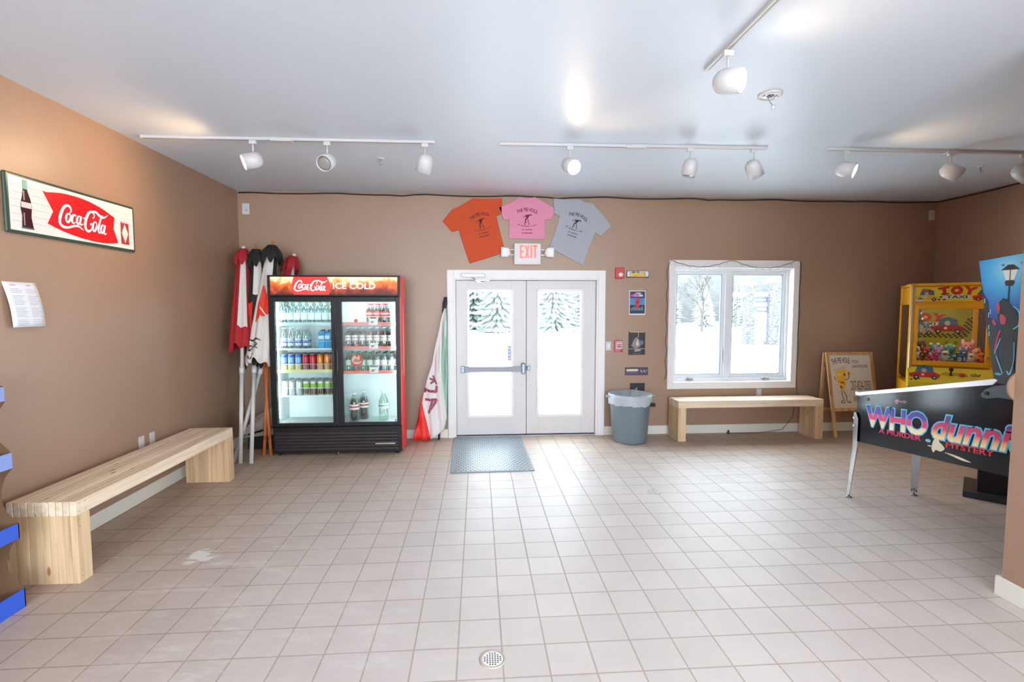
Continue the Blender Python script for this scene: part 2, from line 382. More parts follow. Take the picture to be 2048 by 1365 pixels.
# baseboards
BH = 0.115
w = MB().m(M['base']); w.box(XL, XL+0.014, YR, YB, 0, BH); struct(w.build('baseboard_left', bevel=0.004))
w = MB().m(M['base']); w.box(XL+0.014, -0.39, YB-0.014, YB, 0, BH); w.box(1.645, XR, YB-0.014, YB, 0, BH); struct(w.build('baseboard_back', bevel=0.004))
w = MB().m(M['base']); w.box(XR-0.014, XR, 2.59, YB-0.014, 0, BH); struct(w.build('baseboard_right', bevel=0.004))
w = MB().m(M['base']); w.box(2.984, 3.0, YR, 2.585, 0, BH); w.box(3.0, XR-0.02, 2.56, 2.585, 0, BH); struct(w.build('baseboard_partition', bevel=0.004))
# door
d = empty('door_1', (0.625, YB, 0)); d['kind'] = 'structure'
w = MB().m(M['white'])
w.box(-1.01, -0.925, -0.022, 0.0, 0, 2.145); w.box(0.925, 1.015, -0.022, 0.0, 0, 2.145); w.box(-0.925, 0.925, -0.022, 0.0, 2.035, 2.145)
w.box(-0.925, -0.905, -0.01, 0.14, 0, 2.035); w.box(0.905, 0.925, -0.01, 0.14, 0, 2.035); w.box(-0.905, 0.905, -0.01, 0.14, 2.02, 2.035)
w.build('door_frame', d, 0.003)
w = MB().m(M['metal']); w.box(-0.905, 0.905, -0.01, 0.17, 0, 0.012); w.build('threshold', d, 0.003)
def leaf(x0, x1, g0, g1):
    o = MB().m(M['door']); y0, y1 = 0.05, 0.095
    o.box(x0, g0, y0, y1, 0.02, 2.015); o.box(g1, x1, y0, y1, 0.02, 2.015); o.box(g0, g1, y0, y1, 0.02, 0.27); o.box(g0, g1, y0, y1, 1.885, 2.015)
    lf = o.build('door_leaf', d, 0.002)
    o = MB().m(M['white']); o.frame(g0-0.025, g1+0.025, 0.245, 1.91, 0.034, 0.038, 0.05); o.frame(g0, g1, 0.27, 1.885, 0.012, 0.05, 0.095)
    k = MB().m(M['dmetal'])
    for zz in [0.256+i*0.328 for i in range(6)]:
        for xx in (g0-0.014, g1+0.014): k.lathe([(0.004, 0), (0.002, 0.003)], (xx, 0.038, zz), 6, (0, -1, 0))
    sn = o.build('glazing_bead', lf, 0.003); k.build('screw_heads', lf)
    o = MB().m(M['glass']); o.box(g0+0.012, g1-0.012, 0.068, 0.074, 0.282, 1.873); o.build('glass_pane', lf)
    return lf
l1 = leaf(-0.902, -0.003, -0.745, -0.188); l2 = leaf(0.003, 0.902, 0.158, 0.718)
w = MB().m(mat('bar_aluminium', '96959e', 0.5)); w.box(-0.80, -0.03, 0.0, 0.03, 0.842, 0.912); w.m(M['dmetal']); w.box(-0.84, -0.80, 0.0, 0.05, 0.835, 0.92); w.box(-0.80, -0.79, -0.003, 0.05, 0.84, 0.914)
w.build('push_bar', l1, 0.004)
w = MB().m(M['dmetal']); w.box(-0.068, -0.018, -0.012, 0.05, 0.815, 0.955); w.build('latch_case', l1, 0.01)
w = MB().m(M['dmetal']); w.box(0.006, 0.045, 0.012, 0.05, 0.86, 0.915); w.box(0.0, 0.02, 0.0, 0.05, 0.875, 0.9); w.build('strike', l2, 0.006)
for x, z in ((-0.055, 0.66), (0.055, 0.665), (0.045, 0.93), (0.045, 0.84)): w = MB().m(M['dmetal']); w.lathe([(0.006, 0), (0.006, 0.004)], (x, 0.05, z), 8, (0, -1, 0)); w.build('bolt_plug', d)
# door closer on the head of the frame
w = MB().m(P('5a5452')); w.box(-0.012, 0.012, 0.096, 0.104, 0.012, 2.02); w.box(-0.905, 0.905, 0.096, 0.104, 0.010, 0.024); w.box(-0.905, 0.905, 0.096, 0.104, 2.008, 2.022); w.box(-0.908, -0.895, 0.096, 0.104, 0.012, 2.02); w.box(0.895, 0.908, 0.096, 0.104, 0.012, 2.02); w.build('weather_strip', d)
c = empty('door_closer', (0.10, YB-0.022, 2.065), 0, 'long silver door closer mounted above the left leaf of the double door', 'door closer')
w = MB().m(M['metal']); w.box(-0.30, -0.01, -0.055, 0, -0.012, 0.028); w.build('closer_body', c, 0.006)
w = MB().m(M['fixture']); w.lathe([(0.02, 0), (0.02, 0.055)], (-0.155, -0.03, -0.025), 14); w.build('spindle_cap', c, 0.003)
w = MB().m(M['metal']); w.tube([(-0.155, -0.03, -0.03), (-0.12, -0.05, -0.05)], 0.008); w.box(-0.13, 0.05, -0.06, -0.045, -0.062, -0.045); w.tube([(0.045, -0.05, -0.05), (-0.06, -0.02, -0.075)], 0.008); w.box(-0.11, -0.03, -0.02, -0.0, -0.085, -0.065); w.build('arm', c, 0.002)
# window
wd = empty('window_1', (0, YB, 0)); wd['kind'] = 'structure'
w = MB().m(M['white']); w.frame(2.475, 4.235, 0.598, 2.285, 0.075, -0.022, 0.0, 0.095, 0.085); w.build('window_casing', wd, 0.003)
w = MB().m(M['white']); w.frame(2.545, 4.17, 0.675, 2.195, 0.012, -0.018, 0.10); w.build('window_jamb', wd, 0.002)
w = MB().m(M['vinyl']); w.frame(2.557, 4.158, 0.687, 2.183, 0.03, 0.085, 0.17, 0.035, 0.045); w.box(3.285, 3.355, 0.085, 0.17, 0.73, 2.148); w.build('window_frame', wd, 0.003)
for a, b in ((2.587, 3.285), (3.355, 4.128)):
    w = MB().m(M['vinyl']); w.frame(a, b, 0.732, 2.148, 0.042, 0.105, 0.15); sh = w.build('window_sash', wd, 0.004)
    w = MB().m(mat('window_gasket', '5b6f86', 0.5)); w.frame(a+0.040, b-0.040, 0.772, 2.108, 0.008, 0.108, 0.146); w.build('gasket', sh)
    w = MB().m(M['glass']); w.box(a+0.046, b-0.046, 0.125, 0.131, 0.778, 2.102); w.build('glass_pane', sh)
    cx = (a+b)/2-(0.13 if a < 3 else -0.12)
    w = MB().m(M['metal']); w.box(cx-0.045, cx+0.055, 0.06, 0.09, 0.70, 0.722); w.tube([(cx, 0.07, 0.722), (cx-0.03, 0.055, 0.735), (cx-0.02, 0.05, 0.75)], 0.007); w.build('crank_handle', wd, 0.004)
w = MB().m(M['metal']); w.box(3.262, 3.276, 0.092, 0.105, 0.93, 1.10); w.build('sash_lock', wd, 0.003)
# round wall bump on the end of the partition
w = MB().m(M['wall']); w.lathe([(0.09, 0), (0.09, 0.018), (0.08, 0.026)], (3.062, 2.56, 1.215), 32, (0, 1, 0)); struct(w.build('trim_1'))

# ================================================================= FLOOR FITTINGS
def drain(cx, cy, r, label):
    e = empty('floor_drain', (cx, cy, 0.0), 0, label, 'floor drain', 'round floor drains')
    w = MB().m(mat('drain_ring', 'b9ae9f', 0.5, 0.2)); w.lathe([(r, 0.0), (r, 0.004), (r*0.86, 0.005), (r*0.84, 0.001)], (0, 0, 0), 32, cap=False); w.build('drain_ring', e)
    w = MB().m(mat('drain_grate', 'ece9e4', 0.4)); w.lathe([(r*0.82, 0.0005), (r*0.82, 0.003), (r*0.78, 0.0035)], (0, 0, 0), 32)
    g = w.build('grate', e)
    a = Art(); hm = mat('drain_hole', '2a211d', 0.9)
    n = 3
    for i in range(-n, n+1):
        for j in range(-n, n+1):
            x, y = i*r*0.2, j*r*0.2
            if math.hypot(x, y) < r*0.68: a.rect(x-r*0.055, y-r*0.055, x+r*0.055, y+r*0.055, hm)
    a.build('grate_holes', e, lambda u, v, dd: (u, v, 0.0037+dd))
drain(0.061, 2.245, 0.062, 'round white floor drain with grate, set near the camera in the open floor')
drain(1.583, 4.294, 0.058, 'small round white floor drain further away, between the mat and the pinball machine')
# entrance mat
def mat_rubber():
    m = bpy.data.materials.new('mat_rubber'); m.use_nodes = True; nt = m.node_tree; b = nt.nodes['Principled BSDF']; N = nt.nodes.new; L = nt.links.new
    tc = N('ShaderNodeTexCoord')
    br = N('ShaderNodeTexBrick'); br.offset = 0.5; br.inputs['Scale'].default_value = 1; br.inputs['Brick Width'].default_value = 0.05
    br.inputs['Row Height'].default_value = 0.044; br.inputs['Mortar Size'].default_value = 0.009; br.inputs['Mortar Smooth'].default_value = 0.4
    br.inputs['Color1'].default_value = s2l('8f989d'); br.inputs['Color2'].default_value = s2l('9aa3a8'); br.inputs['Mortar'].default_value = s2l('565d62')
    L(tc.outputs['Object'], br.inputs['Vector']); L(br.outputs['Color'], b.inputs['Base Color']); b.inputs['Roughness'].default_value = 0.42
    bp = N('ShaderNodeBump'); bp.invert = True; bp.inputs['Strength'].default_value = 0.9; bp.inputs['Distance'].default_value = 0.006; L(br.outputs['Fac'], bp.inputs['Height']); L(bp.outputs[0], b.inputs['Normal'])
    return m
e = empty('entrance_mat', (0.13, 5.66, 0), 0.02, 'grey rubber entrance mat with woven pattern in front of the double door', 'mat')
w = MB().m(mat_rubber()); w.box(-0.40, 0.40, -0.69, 0.69, 0.001, 0.010); w.build('ribbed_surface', e)
w = MB().m(mat('mat_edge', '7f888e', 0.55))
for x0, x1, y0, y1 in ((-0.43, -0.40, -0.72, 0.72), (0.40, 0.43, -0.72, 0.72), (-0.40, 0.40, -0.72, -0.69), (-0.40, 0.40, 0.69, 0.72)): w.box(x0, x1, y0, y1, 0.0, 0.009)
w.build('border', e, 0.003)

# ================================================================= BENCHES
def bench(name, L, Dp, ht, loc, rz, label):
    """length along local x, front at local y=0"""
    e = empty(name, loc, rz, label, 'bench', 'slatted pine benches')
    n = round(Dp/0.04); t = Dp/n; bh = 0.089
    w = MB().m(M['pine_x'])
    for i in range(n):
        w.box(0, L, i*t+0.0019, (i+1)*t-0.0019, ht-bh, ht-random.uniform(0, 0.003))
    s = w.build('seat', e, 0.0028)
    kn = mat('screw_hole', '4a3a2c', 0.8)
    for x in (0.025, 0.07, L-0.07, L-0.025):
        for z in (ht-0.02, ht-0.07): k = Art(); k.ell(x, z, 0.003, 0.003, kn, n=8); k.build('screw_hole', s, lambda u, v, dd: (u, 0.0008-dd, v))
    for x0, x1 in ((0, 0.1), (L-0.1, L)):
        w = MB().m(M['pine_z'])
        for i in range(n): w.box(x0, x1, i*t+0.0006, (i+1)*t-0.0006, 0, ht-bh)
        lg = w.build('leg', e, 0.002)
        for z in (0.04, 0.08, ht-bh-0.03, ht-bh-0.07):
            k = Art(); k.ell(x0+0.02+0.05*(z*100 % 2 > 1), z, 0.003, 0.003, kn, n=8); k.build('screw_hole', lg, lambda u, v, dd: (u, 0.0001-dd, v))
    return e
bench('bench', 1.865, 0.40, 0.507, (-2.405, 3.07, 0), PI/2-0.012, 'long slatted pine bench standing along the left wall')
bench('bench', 1.885, 0.32, 0.508, (2.48, 5.935, 0), 0, 'slatted pine bench standing under the window')

# ================================================================= FRIDGE
FX, FY = -1.590, 5.659
fr = empty('display_fridge', (FX, FY, 0), 0, 'tall black and red two-door glass drinks fridge against the back wall', 'fridge')
FW, FD = 0.715, 0.40
BK = M['black']; FI = mat('fridge_liner', 'd9dfe0', 0.4)
w = MB().m(mat('fridge_red', 'e8323a', 0.35)); w.box(FW-0.012, FW+0.002, 0.03, FD, 0.03, 2.025); w.m(BK); w.box(-FW, -FW+0.03, 0.03, FD, 0.03, 2.025); w.box(-FW+0.03, FW-0.012, FD-0.03, FD, 0.03, 2.025)
w.box(-FW+0.03, FW-0.012, 0.03, FD-0.03, 1.79, 2.02); w.box(-FW+0.03, FW-0.012, 0.03, FD-0.03, 0.03, 0.34); w.build('cabinet', fr, 0.004)
w = MB().m(FI); w.box(-FW+0.03, -FW+0.06, 0.05, FD-0.03, 0.34, 1.79); w.box(FW-0.042, FW-0.012, 0.05, FD-0.03, 0.34, 1.79); w.box(-FW+0.06, FW-0.042, FD-0.04, FD-0.03, 0.34, 1.79)
w.box(-FW+0.06, FW-0.042, 0.05, FD-0.04, 0.34, 0.362); w.box(-FW+0.06, FW-0.042, 0.05, FD-0.04, 1.775, 1.79); w.box(-0.012, 0.012, 0.05, FD-0.04, 0.36, 1.775); w.build('interior_liner', fr)
# white wave on the red side
a = Art(); ww = P('f2ecec')
a.poly([(0.22, 1.72), (0.235, 1.70), (0.25, 1.40), (0.262, 0.92), (0.255, 0.87), (0.235, 0.86), (0.222, 0.90), (0.215, 1.30)], ww)
a.build('side_stripe', fr, lambda u, v, dd: (FW+0.002+dd, u, v))
# header
w = MB().m(BK); w.frame(-FW-0.005, FW+0.005, 1.795, 2.028, 0.022, -0.002, 0.03, 0.018, 0.018); w.box(-FW+0.01, FW-0.01, 0.01, 0.03, 1.80, 2.02); hd = w.build('header_frame', fr, 0.003)
def header_bg():
    m = bpy.data.materials.new('backlit_header'); m.use_nodes = True; nt = m.node_tree; b = nt.nodes['Principled BSDF']; N = nt.nodes.new; L = nt.links.new
    tc = N('ShaderNodeTexCoord'); sp = N('ShaderNodeSeparateXYZ'); L(tc.outputs['Object'], sp.inputs[0])
    n = N('ShaderNodeTexNoise'); n.inputs['Scale'].default_value = 11; n.inputs['Detail'].default_value = 6; n.inputs['Distortion'].default_value = 0.6; L(tc.outputs['Object'], n.inputs['Vector'])
    mr = N('ShaderNodeMapRange'); mr.inputs[1].default_value = 1.815; mr.inputs[2].default_value = 2.01; L(sp.outputs['Z'], mr.inputs[0])
    ad = N('ShaderNodeMath'); ad.operation = 'MULTIPLY_ADD'; ad.inputs[1].default_value = 1.1; ad.inputs[2].default_value = -0.5; L(n.outputs['Fac'], ad.inputs[0])
    a2 = N('ShaderNodeMath'); L(ad.outputs[0], a2.inputs[0]); L(mr.outputs[0], a2.inputs[1])
    r = N('ShaderNodeValToRGB'); els = r.color_ramp.elements; els[0].position = 0.08; els[0].color = s2l('5a1c0c'); els[1].position = 0.95; els[1].color = s2l('f4e2b8')
    for p_, c_ in ((0.3, '9a3212'), (0.5, 'c8541c'), (0.68, 'dc7a30'), (0.82, 'e0b878')):
        q = els.new(p_); q.color = s2l(c_)
    L(a2.outputs[0], r.inputs[0]); L(r.outputs[0], b.inputs['Base Color']); L(r.outputs[0], b.inputs['Emission Color']); b.inputs['Emission Strength'].default_value = 0.32
    return m
a = Art(); a.rect(-0.692, 1.812, 0.692, 2.01, header_bg(), 0)
rd = mat('header_red', 'e0302a', 0.4, emit=0.45); wt = mat('header_white', 'ffffff', 0.4, emit=0.6)
pts = [(-0.44, 2.01), (-0.455, 1.95), (-0.46, 1.90), (-0.44, 1.812), (-0.06, 1.812), (-0.045, 1.86), (-0.05, 1.95), (-0.075, 2.01)]
a.poly(pts, rd, 1)
a.text('ICE COLD', -0.012, 1.879, 0.448, 1.944, wt, 2, bold=0.018)
a.logo(-0.437, 1.853, -0.070, 1.976, wt, 2, grow=0.95)
a.build('backlit_sign', hd, lambda u, v, dd: (u, 0.0085-dd, v))
# lower grille
w = MB().m(BK); w.box(-FW+0.005, FW+0.002, 0.0, 0.03, 0.03, 0.325); g = w.build('grille_panel', fr, 0.004)
w = MB().m(mat('grille_louvre', '2b2524', 0.35))
for i in range(6): w.prism([(0, 0), (0.012, 0.006), (0.012, 0.02), (0, 0.034)], lambda u, v, dd, i=i: (dd, -u, 0.058+i*0.036+v), -FW+0.03, FW-0.04)
w.build('louvres', g)
w = MB().m(M['chrome']); w.box(0.42, 0.645, -0.0145, -0.001, 0.118, 0.134); w.build('badge', g, 0.002)
for x, y in ((-0.66, 0.06), (0.66, 0.06), (-0.66, 0.34), (0.66, 0.34)): w = MB().m(BK); w.cyl((x, y, 0), (x, y, 0.03), 0.02); w.build('foot', fr)
w = MB().m(M['metal']); w.cyl((0, 0.02, 0), (0, 0.02, 0.035), 0.008); w.build('levelling_bolt', fr)
def fdoor(x0, x1, g0, g1):
    w = MB().m(BK); z0, z1 = 0.335, 1.79
    w.box(x0, g0, -0.012, 0.03, z0, z1); w.box(g1, x1, -0.012, 0.03, z0, z1); w.box(g0, g1, -0.012, 0.03, z0, 0.372); w.box(g0, g1, -0.012, 0.03, 1.735, z1)
    dd = w.build('door', fr, 0.004)
    w = MB().m(glassmat('fridge_glass', (0.93, 0.98, 0.97, 1), 0.07, 0.02)); w.box(g0, g1, 0.004, 0.010, 0.372, 1.735); w.build('glass_pane', dd)
    return dd
d1 = fdoor(-0.712, -0.006, -0.648, -0.040); d2 = fdoor(0.006, 0.712, 0.075, 0.668)
w = MB().m(mat('handle_dark', '2a2728', 0.3)); w.box(-0.03, -0.012, -0.035, -0.012, 0.95, 1.20); w.build('handle', d1, 0.004)
w = MB().m(mat('handle_dark', '2a2728', 0.3)); w.box(0.016, 0.034, -0.035, -0.012, 0.95, 1.20); w.build('handle', d2, 0.004)
# round sticker on right door glass
a = Art(); a.ell(0.232, 1.078, 0.068, 0.068, P('a8443c'), 0, 32); a.ell(0.232, 1.085, 0.058, 0.052, P('b9a59a'), 1, 32)
a.poly([(0.185, 1.06), (0.215, 1.10), (0.27, 1.075), (0.27, 1.06)], P('a56a4e'), 2); a.ell(0.232, 1.128, 0.014, 0.014, P('c8302c'), 2); a.rect(0.262, 1.07, 0.288, 1.13, P('b03a34'), 2)
a.build('round_sticker', d2, lambda u, v, q: (u, 0.003-q, v))
a = Art(); a.rect(0.64, 0.378, 0.662, 0.402, P('3f8fae'), 0); a.build('small_sticker', d2, lambda u, v, q: (u, 0.003-q, v))
# LED strip, shelves
led = mat('led_strip', 'eefbff', 0.4, emit=5.0)
w = MB().m(led)
for i in range(30): w.box(-FW+0.062, -FW+0.070, 0.052, 0.060, 0.42+i*0.044, 0.446+i*0.044)
w.build('led_strip', fr)
SHW = mat('shelf_wire', 'e9edec', 0.35)
shelf_z = {}
def shelf(x0, x1, z, lip, lipmat):
    w = MB().m(SHW); w.box(x0, x1, 0.075, FD-0.05, z-0.006, z-0.0005); w.box(x0, x1, 0.066, 0.075, z-0.014, z+0.004)
    s = w.build('shelf', fr)
    w = MB().m(SHW)
    w.tube([(x0+0.03, 0.07, z+0.085), (x1-0.01, 0.07, z+0.085)], 0.0022, 6)
    n = 12
    for i in range(n+1):
        x = x0+0.03+(x1-x0-0.04)*i/n; w.tube([(x, 0.07, z), (x, 0.07, z+0.085)], 0.0012, 5)
    w.build('wire_guard', s)
    if lip:
        w = MB().m(lipmat); w.box(x0+0.01, x1-0.005, 0.060, 0.0645, z-0.012, z+0.024); w.build('price_strip', s)
    return s
LX0, LX1, RX0, RX1 = -FW+0.062, -0.014, 0.014, FW-0.044
yl = mat('strip_yellow', 'e6dfa8', 0.4); rdm = mat('strip_red', 'e0706c', 0.4); clr = mat('strip_clear', 'b9d8d8', 0.3)
for z, lp, mm in ((1.482, 1, clr), (1.208, 0, None), (0.948, 1, yl), (0.675, 0, None)): shelf(LX0, LX1, z, lp, mm)
for z in (1.482, 1.208, 0.930):
    s = shelf(RX0, RX1, z, 1, rdm)
    a = Art(); a.ell(0.215, z+0.04, 0.022, 0.022, P('c43430'), 0); a.build('round_tag', s, lambda u, v, q: (u, 0.0585-q, v)); a = Art(); a.rect(0.36, z-0.004, 0.455, z+0.062, P('dadada'), 0); a.rect(0.378, z+0.03, 0.43, z+0.036, P('b0433c'), 1); a.rect(0.378, z+0.012, 0.41, z+0.03, P('c05048'), 1)
    a.build('price_card', s, lambda u, v, q: (u, 0.0585-q, v))
w = MB().m(SHW); w.box(LX0+0.02, LX1-0.01, 0.06, FD-0.06, 0.364, 0.372); gr = w.build('bottom_rack', fr)
a = Art(); dk = mat('rack_gap', '6d7674', 0.8)
for i in range(30):
    for y0, y1 in ((0.075, 0.15), (0.175, 0.32)): a.poly([(LX0+0.04+i*0.019, y0), (LX0+0.047+i*0.019, y0), (LX0+0.047+i*0.019, y1), (LX0+0.04+i*0.019, y1)], dk)
a.build('rack_slots', gr, lambda u, v, q: (u, v, 0.3725+q))
# fridge lamps
def point(name, loc, e_, col, r=0.03, par=None):
    l = bpy.data.lights.new(name, 'POINT'); l.energy = e_; l.color = col; l.shadow_soft_size = r
    o = bpy.data.objects.new(name, l); COL.objects.link(o); o.location = loc
    if par: o.parent = par
for sx in (-1, 1):
    l = bpy.data.lights.new('fridge_led', 'AREA'); l.shape = 'RECTANGLE'; l.size = 0.55; l.size_y = 0.03; l.energy = 1.5; l.color = (0.9, 1, 1)
    o = bpy.data.objects.new('fridge_led', l); COL.objects.link(o); o.parent = fr; o.location = (sx*0.34, 0.06, 1.765); o.rotation_euler = (0.35, 0, 0)
for sx in (-0.635, 0.655):
    l = bpy.data.lights.new('fridge_led', 'AREA'); l.shape = 'RECTANGLE'; l.size = 0.02; l.size_y = 1.3; l.energy = 1.9; l.color = (0.9, 1, 1)
    o = bpy.data.objects.new('fridge_led', l); COL.objects.link(o); o.parent = fr; o.location = (sx, 0.045, 1.06); o.rotation_euler = (PI/2, 0, -0.6 if sx < 0 else 0.6)

# ---- drinks (each its own object; copies share meshes)
PET = glassmat('clear_plastic', (0.93, 0.97, 0.96, 1), 0.16, 0.08); PETg = glassmat('clear_plastic_green', (0.80, 0.95, 0.88, 1), 0.16, 0.08)
PETb = glassmat('clear_plastic_aqua', (0.72, 0.90, 0.90, 1), 0.18, 0.08)
COLA = mat('cola', '1f0d0a', 0.15)
def bottle(name, h, r, shell, liquid, label, cap, lz=(0.38, 0.62), captone='e9e9e9', lab2=None):
    pr = [(r*0.82, 0), (r, h*0.03), (r*0.98, h*0.25), (r*0.93, h*0.34), (r*0.99, h*0.42), (r, h*0.62), (r*0.92, h*0.70), (r*0.55, h*0.84), (r*0.36, h*0.91), (r*0.36, h*0.955)]
    w = MB().m(shell); w.lathe(pr, n=14); b = w.build(name)
    if liquid:
        w = MB().m(liquid); w.lathe([(rr*0.94, z*0.98+0.002) for rr, z in pr[:7]]+[(r*0.66, h*0.78)], n=14); w.build('drink', b)
    if label:
        w = MB().m(label); w.lathe([(r*1.012, h*lz[0]), (r*1.012, h*lz[1])], n=14, cap=False); lb = w.build('label', b)
        if lab2:
            w = MB().m(lab2); w.lathe([(r*1.022, h*(lz[0]*0.62+lz[1]*0.38)), (r*1.022, h*(lz[0]*0.3+lz[1]*0.7))], n=14, cap=False)
            w.build('label_band', lb)
    w = MB().m(cap); w.lathe([(r*0.42, h*0.945), (r*0.42, h*0.995), (r*0.38, h)], n=12); w.build('cap', b)
    return b
def can(name, h, r, body, band=None, dark=None):
    w = MB().m(body); w.lathe([(r*0.8, 0), (r, h*0.05), (r, h*0.90), (r*0.83, h*0.97)], n=14); b = w.build(name)
    w = MB().m(mat('can_lid', 'c9cccd', 0.25, 0.9)); w.lathe([(r*0.85, h*0.965), (r*0.85, h), (r*0.78, h), (r*0.76, h*0.985)], n=14); w.build('lid', b)
    if band:
        w = MB().m(band); w.lathe([(r*1.012, h*0.5), (r*1.012, h*0.82)], n=14, cap=False); w.build('label_band', b)
    if dark:
        w = MB().m(dark); w.lathe([(r*1.012, h*0.08), (r*1.012, h*0.45)], n=14, cap=False); w.build('label_base', b)
    return b
ORD = ['leftmost', 'second', 'third', 'fourth', 'fifth', 'sixth', 'seventh', 'eighth']
ROWN = ['front row', 'second row', 'third row', 'back row']
def fill(proto, cat, desc, shelfname, xs, ys, z, group, skip=()):
    first = True
    for i, x in enumerate(xs):
        for j, y in enumerate(ys):
            if (i, j) in skip: continue
            lab = '%s, %s %s, %s' % (desc, ROWN[j], ORD[i], shelfname)
            loc = (FX+x, FY+y, z)
            if first: proto.location = loc; proto['label'] = lab; proto['group'] = group; proto['category'] = cat; first = False
            else:
                c_ = dup(proto, loc, random.uniform(-0.4, 0.4), lab, group); c_['category'] = cat
wlab = mat('label_white', 'e6e4e2', 0.4); rlab = mat('label_red', 'c9302c', 0.4); blab = mat('label_blue', '2f57b0', 0.4)
capr = mat('cap_red', 'd23a34', 0.4); capw = mat('cap_white', 'e8e8e8', 0.4); capk = mat('cap_black', '222222', 0.4); capg = mat('cap_green', '2f8a5a', 0.4)
# right door
rx = [0.108+i*0.0805 for i in range(7)]
fill(bottle('cola_bottle', 0.235, 0.036, PET, COLA, rlab, capr, lab2=P('e8b8b4')), 'bottle', 'red-capped cola bottle', 'top shelf of the right fridge door', [0.352, 0.434, 0.516], (0.12, 0.205, 0.29), 1.482, 'cola bottles on the top right-hand shelf')
fill(bottle('diet_cola_bottle', 0.238, 0.036, PET, COLA, wlab, capw, lab2=P('cfa8a2')), 'bottle', 'white-labelled cola bottle', 'second shelf of the right fridge door', rx, (0.12, 0.205, 0.29), 1.208, 'white-labelled cola bottles on the second right-hand shelf')
fill(bottle('clear_soda_bottle', 0.228, 0.036, PETg, None, mat('label_mint', 'cfe0d4', 0.4), capg), 'bottle', 'pale green soda bottle', 'third shelf of the right fridge door', rx[:4], (0.12, 0.205, 0.29), 0.930, 'clear soda bottles on the third right-hand shelf')
fill(bottle('seltzer_bottle', 0.228, 0.036, PET, mat('water_tint', '8c9aa6', 0.1), wlab, capk), 'bottle', 'dark-capped seltzer bottle', 'third shelf of the right fridge door', rx[4:], (0.12, 0.205, 0.29), 0.930, 'seltzer bottles on the third right-hand shelf')
b = bottle('large_cola_bottle', 0.33, 0.055, PET, COLA, wlab, capw, (0.42, 0.60), lab2=rlab); b.location = (FX+0.163, FY+0.12, 0.3625); tag(b, 'large cola bottle with white and red label, front one on the fridge floor', 'bottle')
c_ = dup(b, (FX+0.245, FY+0.235, 0.3625), 0.4, 'large cola bottle half hidden behind the front one on the fridge floor')
b = bottle('large_clear_bottle', 0.345, 0.055, PETg, None, wlab, capw, (0.42, 0.60), lab2=mat('label_green', '6fb48a', 0.4)); b.location = (FX+0.49, FY+0.14, 0.3625); tag(b, 'large clear soda bottle with white label alone on the fridge floor', 'bottle')
# left door
fill(bottle('tall_water_bottle', 0.262, 0.038, PETb, None, mat('label_clear', 'c4d9d8', 0.3), mat('cap_teal', '4b8f7e', 0.4), (0.2, 0.5)), 'bottle', 'teal-capped water bottle', 'top shelf of the left fridge door', [-0.608+i*0.078 for i in range(8)], (0.125, 0.215), 1.482, 'clear bottles on the top left-hand shelf')
fill(bottle('water_bottle', 0.235, 0.034, PET, None, mat('label_ice', 'cdd9ea', 0.4), capw, (0.14, 0.5), lab2=blab), 'water bottle', 'blue-labelled water bottle', 'second shelf of the left fridge door', [-0.608+i*0.082 for i in range(4)], (0.12, 0.205), 1.208, 'water bottles on the second left-hand shelf')
# blue cartons
w = MB().m(mat('carton_blue', '4aa3d6', 0.45)); w.box(-0.034, 0.034, -0.034, 0.034, 0, 0.15); w.prism([(-0.034, 0.15), (0.034, 0.15), (0.008, 0.195), (-0.008, 0.195)], lambda u, v, q: (q, u, v), -0.034, 0.034); ct = w.build('drink_carton', None, 0.002)
w = MB().m(mat('carton_white', 'e4ecf2', 0.4)); w.box(-0.030, 0.030, -0.0355, -0.034, 0.105, 0.145); w.build('label_panel', ct)
w = MB().m(capk); w.lathe([(0.015, 0.19), (0.015, 0.212)], n=12); w.build('cap', ct)
fill(ct, 'drink carton', 'light blue gable-top carton', 'second shelf of the left fridge door', [-0.182, -0.103], (0.12, 0.20), 1.208, 'blue cartons on the second left-hand shelf')
lx = [-0.607+i*0.0795 for i in range(8)]
yc = (0.115, 0.185, 0.255, 0.325)
sil = mat('can_silver', 'c4c8cc', 0.3, 0.6)
cb = can('blue_can', 0.196, 0.034, mat('can_blue', '2f6fc0', 0.3, 0.3), mat('can_skyblue', '7fb0dc', 0.3, 0.2), mat('can_cream', 'd8cf9a', 0.35)); fill(cb, 'drink can', 'blue and cream can', 'third shelf of the left fridge door', lx[:3], yc, 0.948, 'blue cans on the third left-hand shelf')
cb = can('red_can', 0.196, 0.034, mat('can_red', 'b01e34', 0.3, 0.3), mat('can_pink', 'd0405a', 0.3, 0.2), mat('can_greyred', 'a86068', 0.35)); fill(cb, 'drink can', 'crimson can', 'third shelf of the left fridge door', lx[3:5], yc, 0.948, 'red cans on the third left-hand shelf')
cb = can('orange_can', 0.196, 0.034, mat('can_orange', 'e07a2a', 0.3, 0.3), mat('can_peach', 'e8944a', 0.3, 0.2), mat('can_greyor', 'd0a080', 0.35)); fill(cb, 'drink can', 'orange can', 'third shelf of the left fridge door', lx[5:8], yc, 0.948, 'orange cans on the third left-hand shelf')
cb = can('white_can', 0.165, 0.033, mat('can_white', 'dfe2e2', 0.3, 0.3)); fill(cb, 'drink can', 'plain white can', 'lowest shelf of the left fridge door', lx[:3], yc, 0.675, 'white cans on the lowest left-hand shelf')
cb = can('green_label_can', 0.165, 0.033, mat('can_whiteb', 'd5d6d2', 0.3, 0.3), mat('can_lime', '8fc04a', 0.35), mat('can_brown', '5a4638', 0.35)); fill(cb, 'drink can', 'lime and brown can', 'lowest shelf of the left fridge door', lx[3:8], yc, 0.675, 'lime and brown cans on the lowest left-hand shelf')

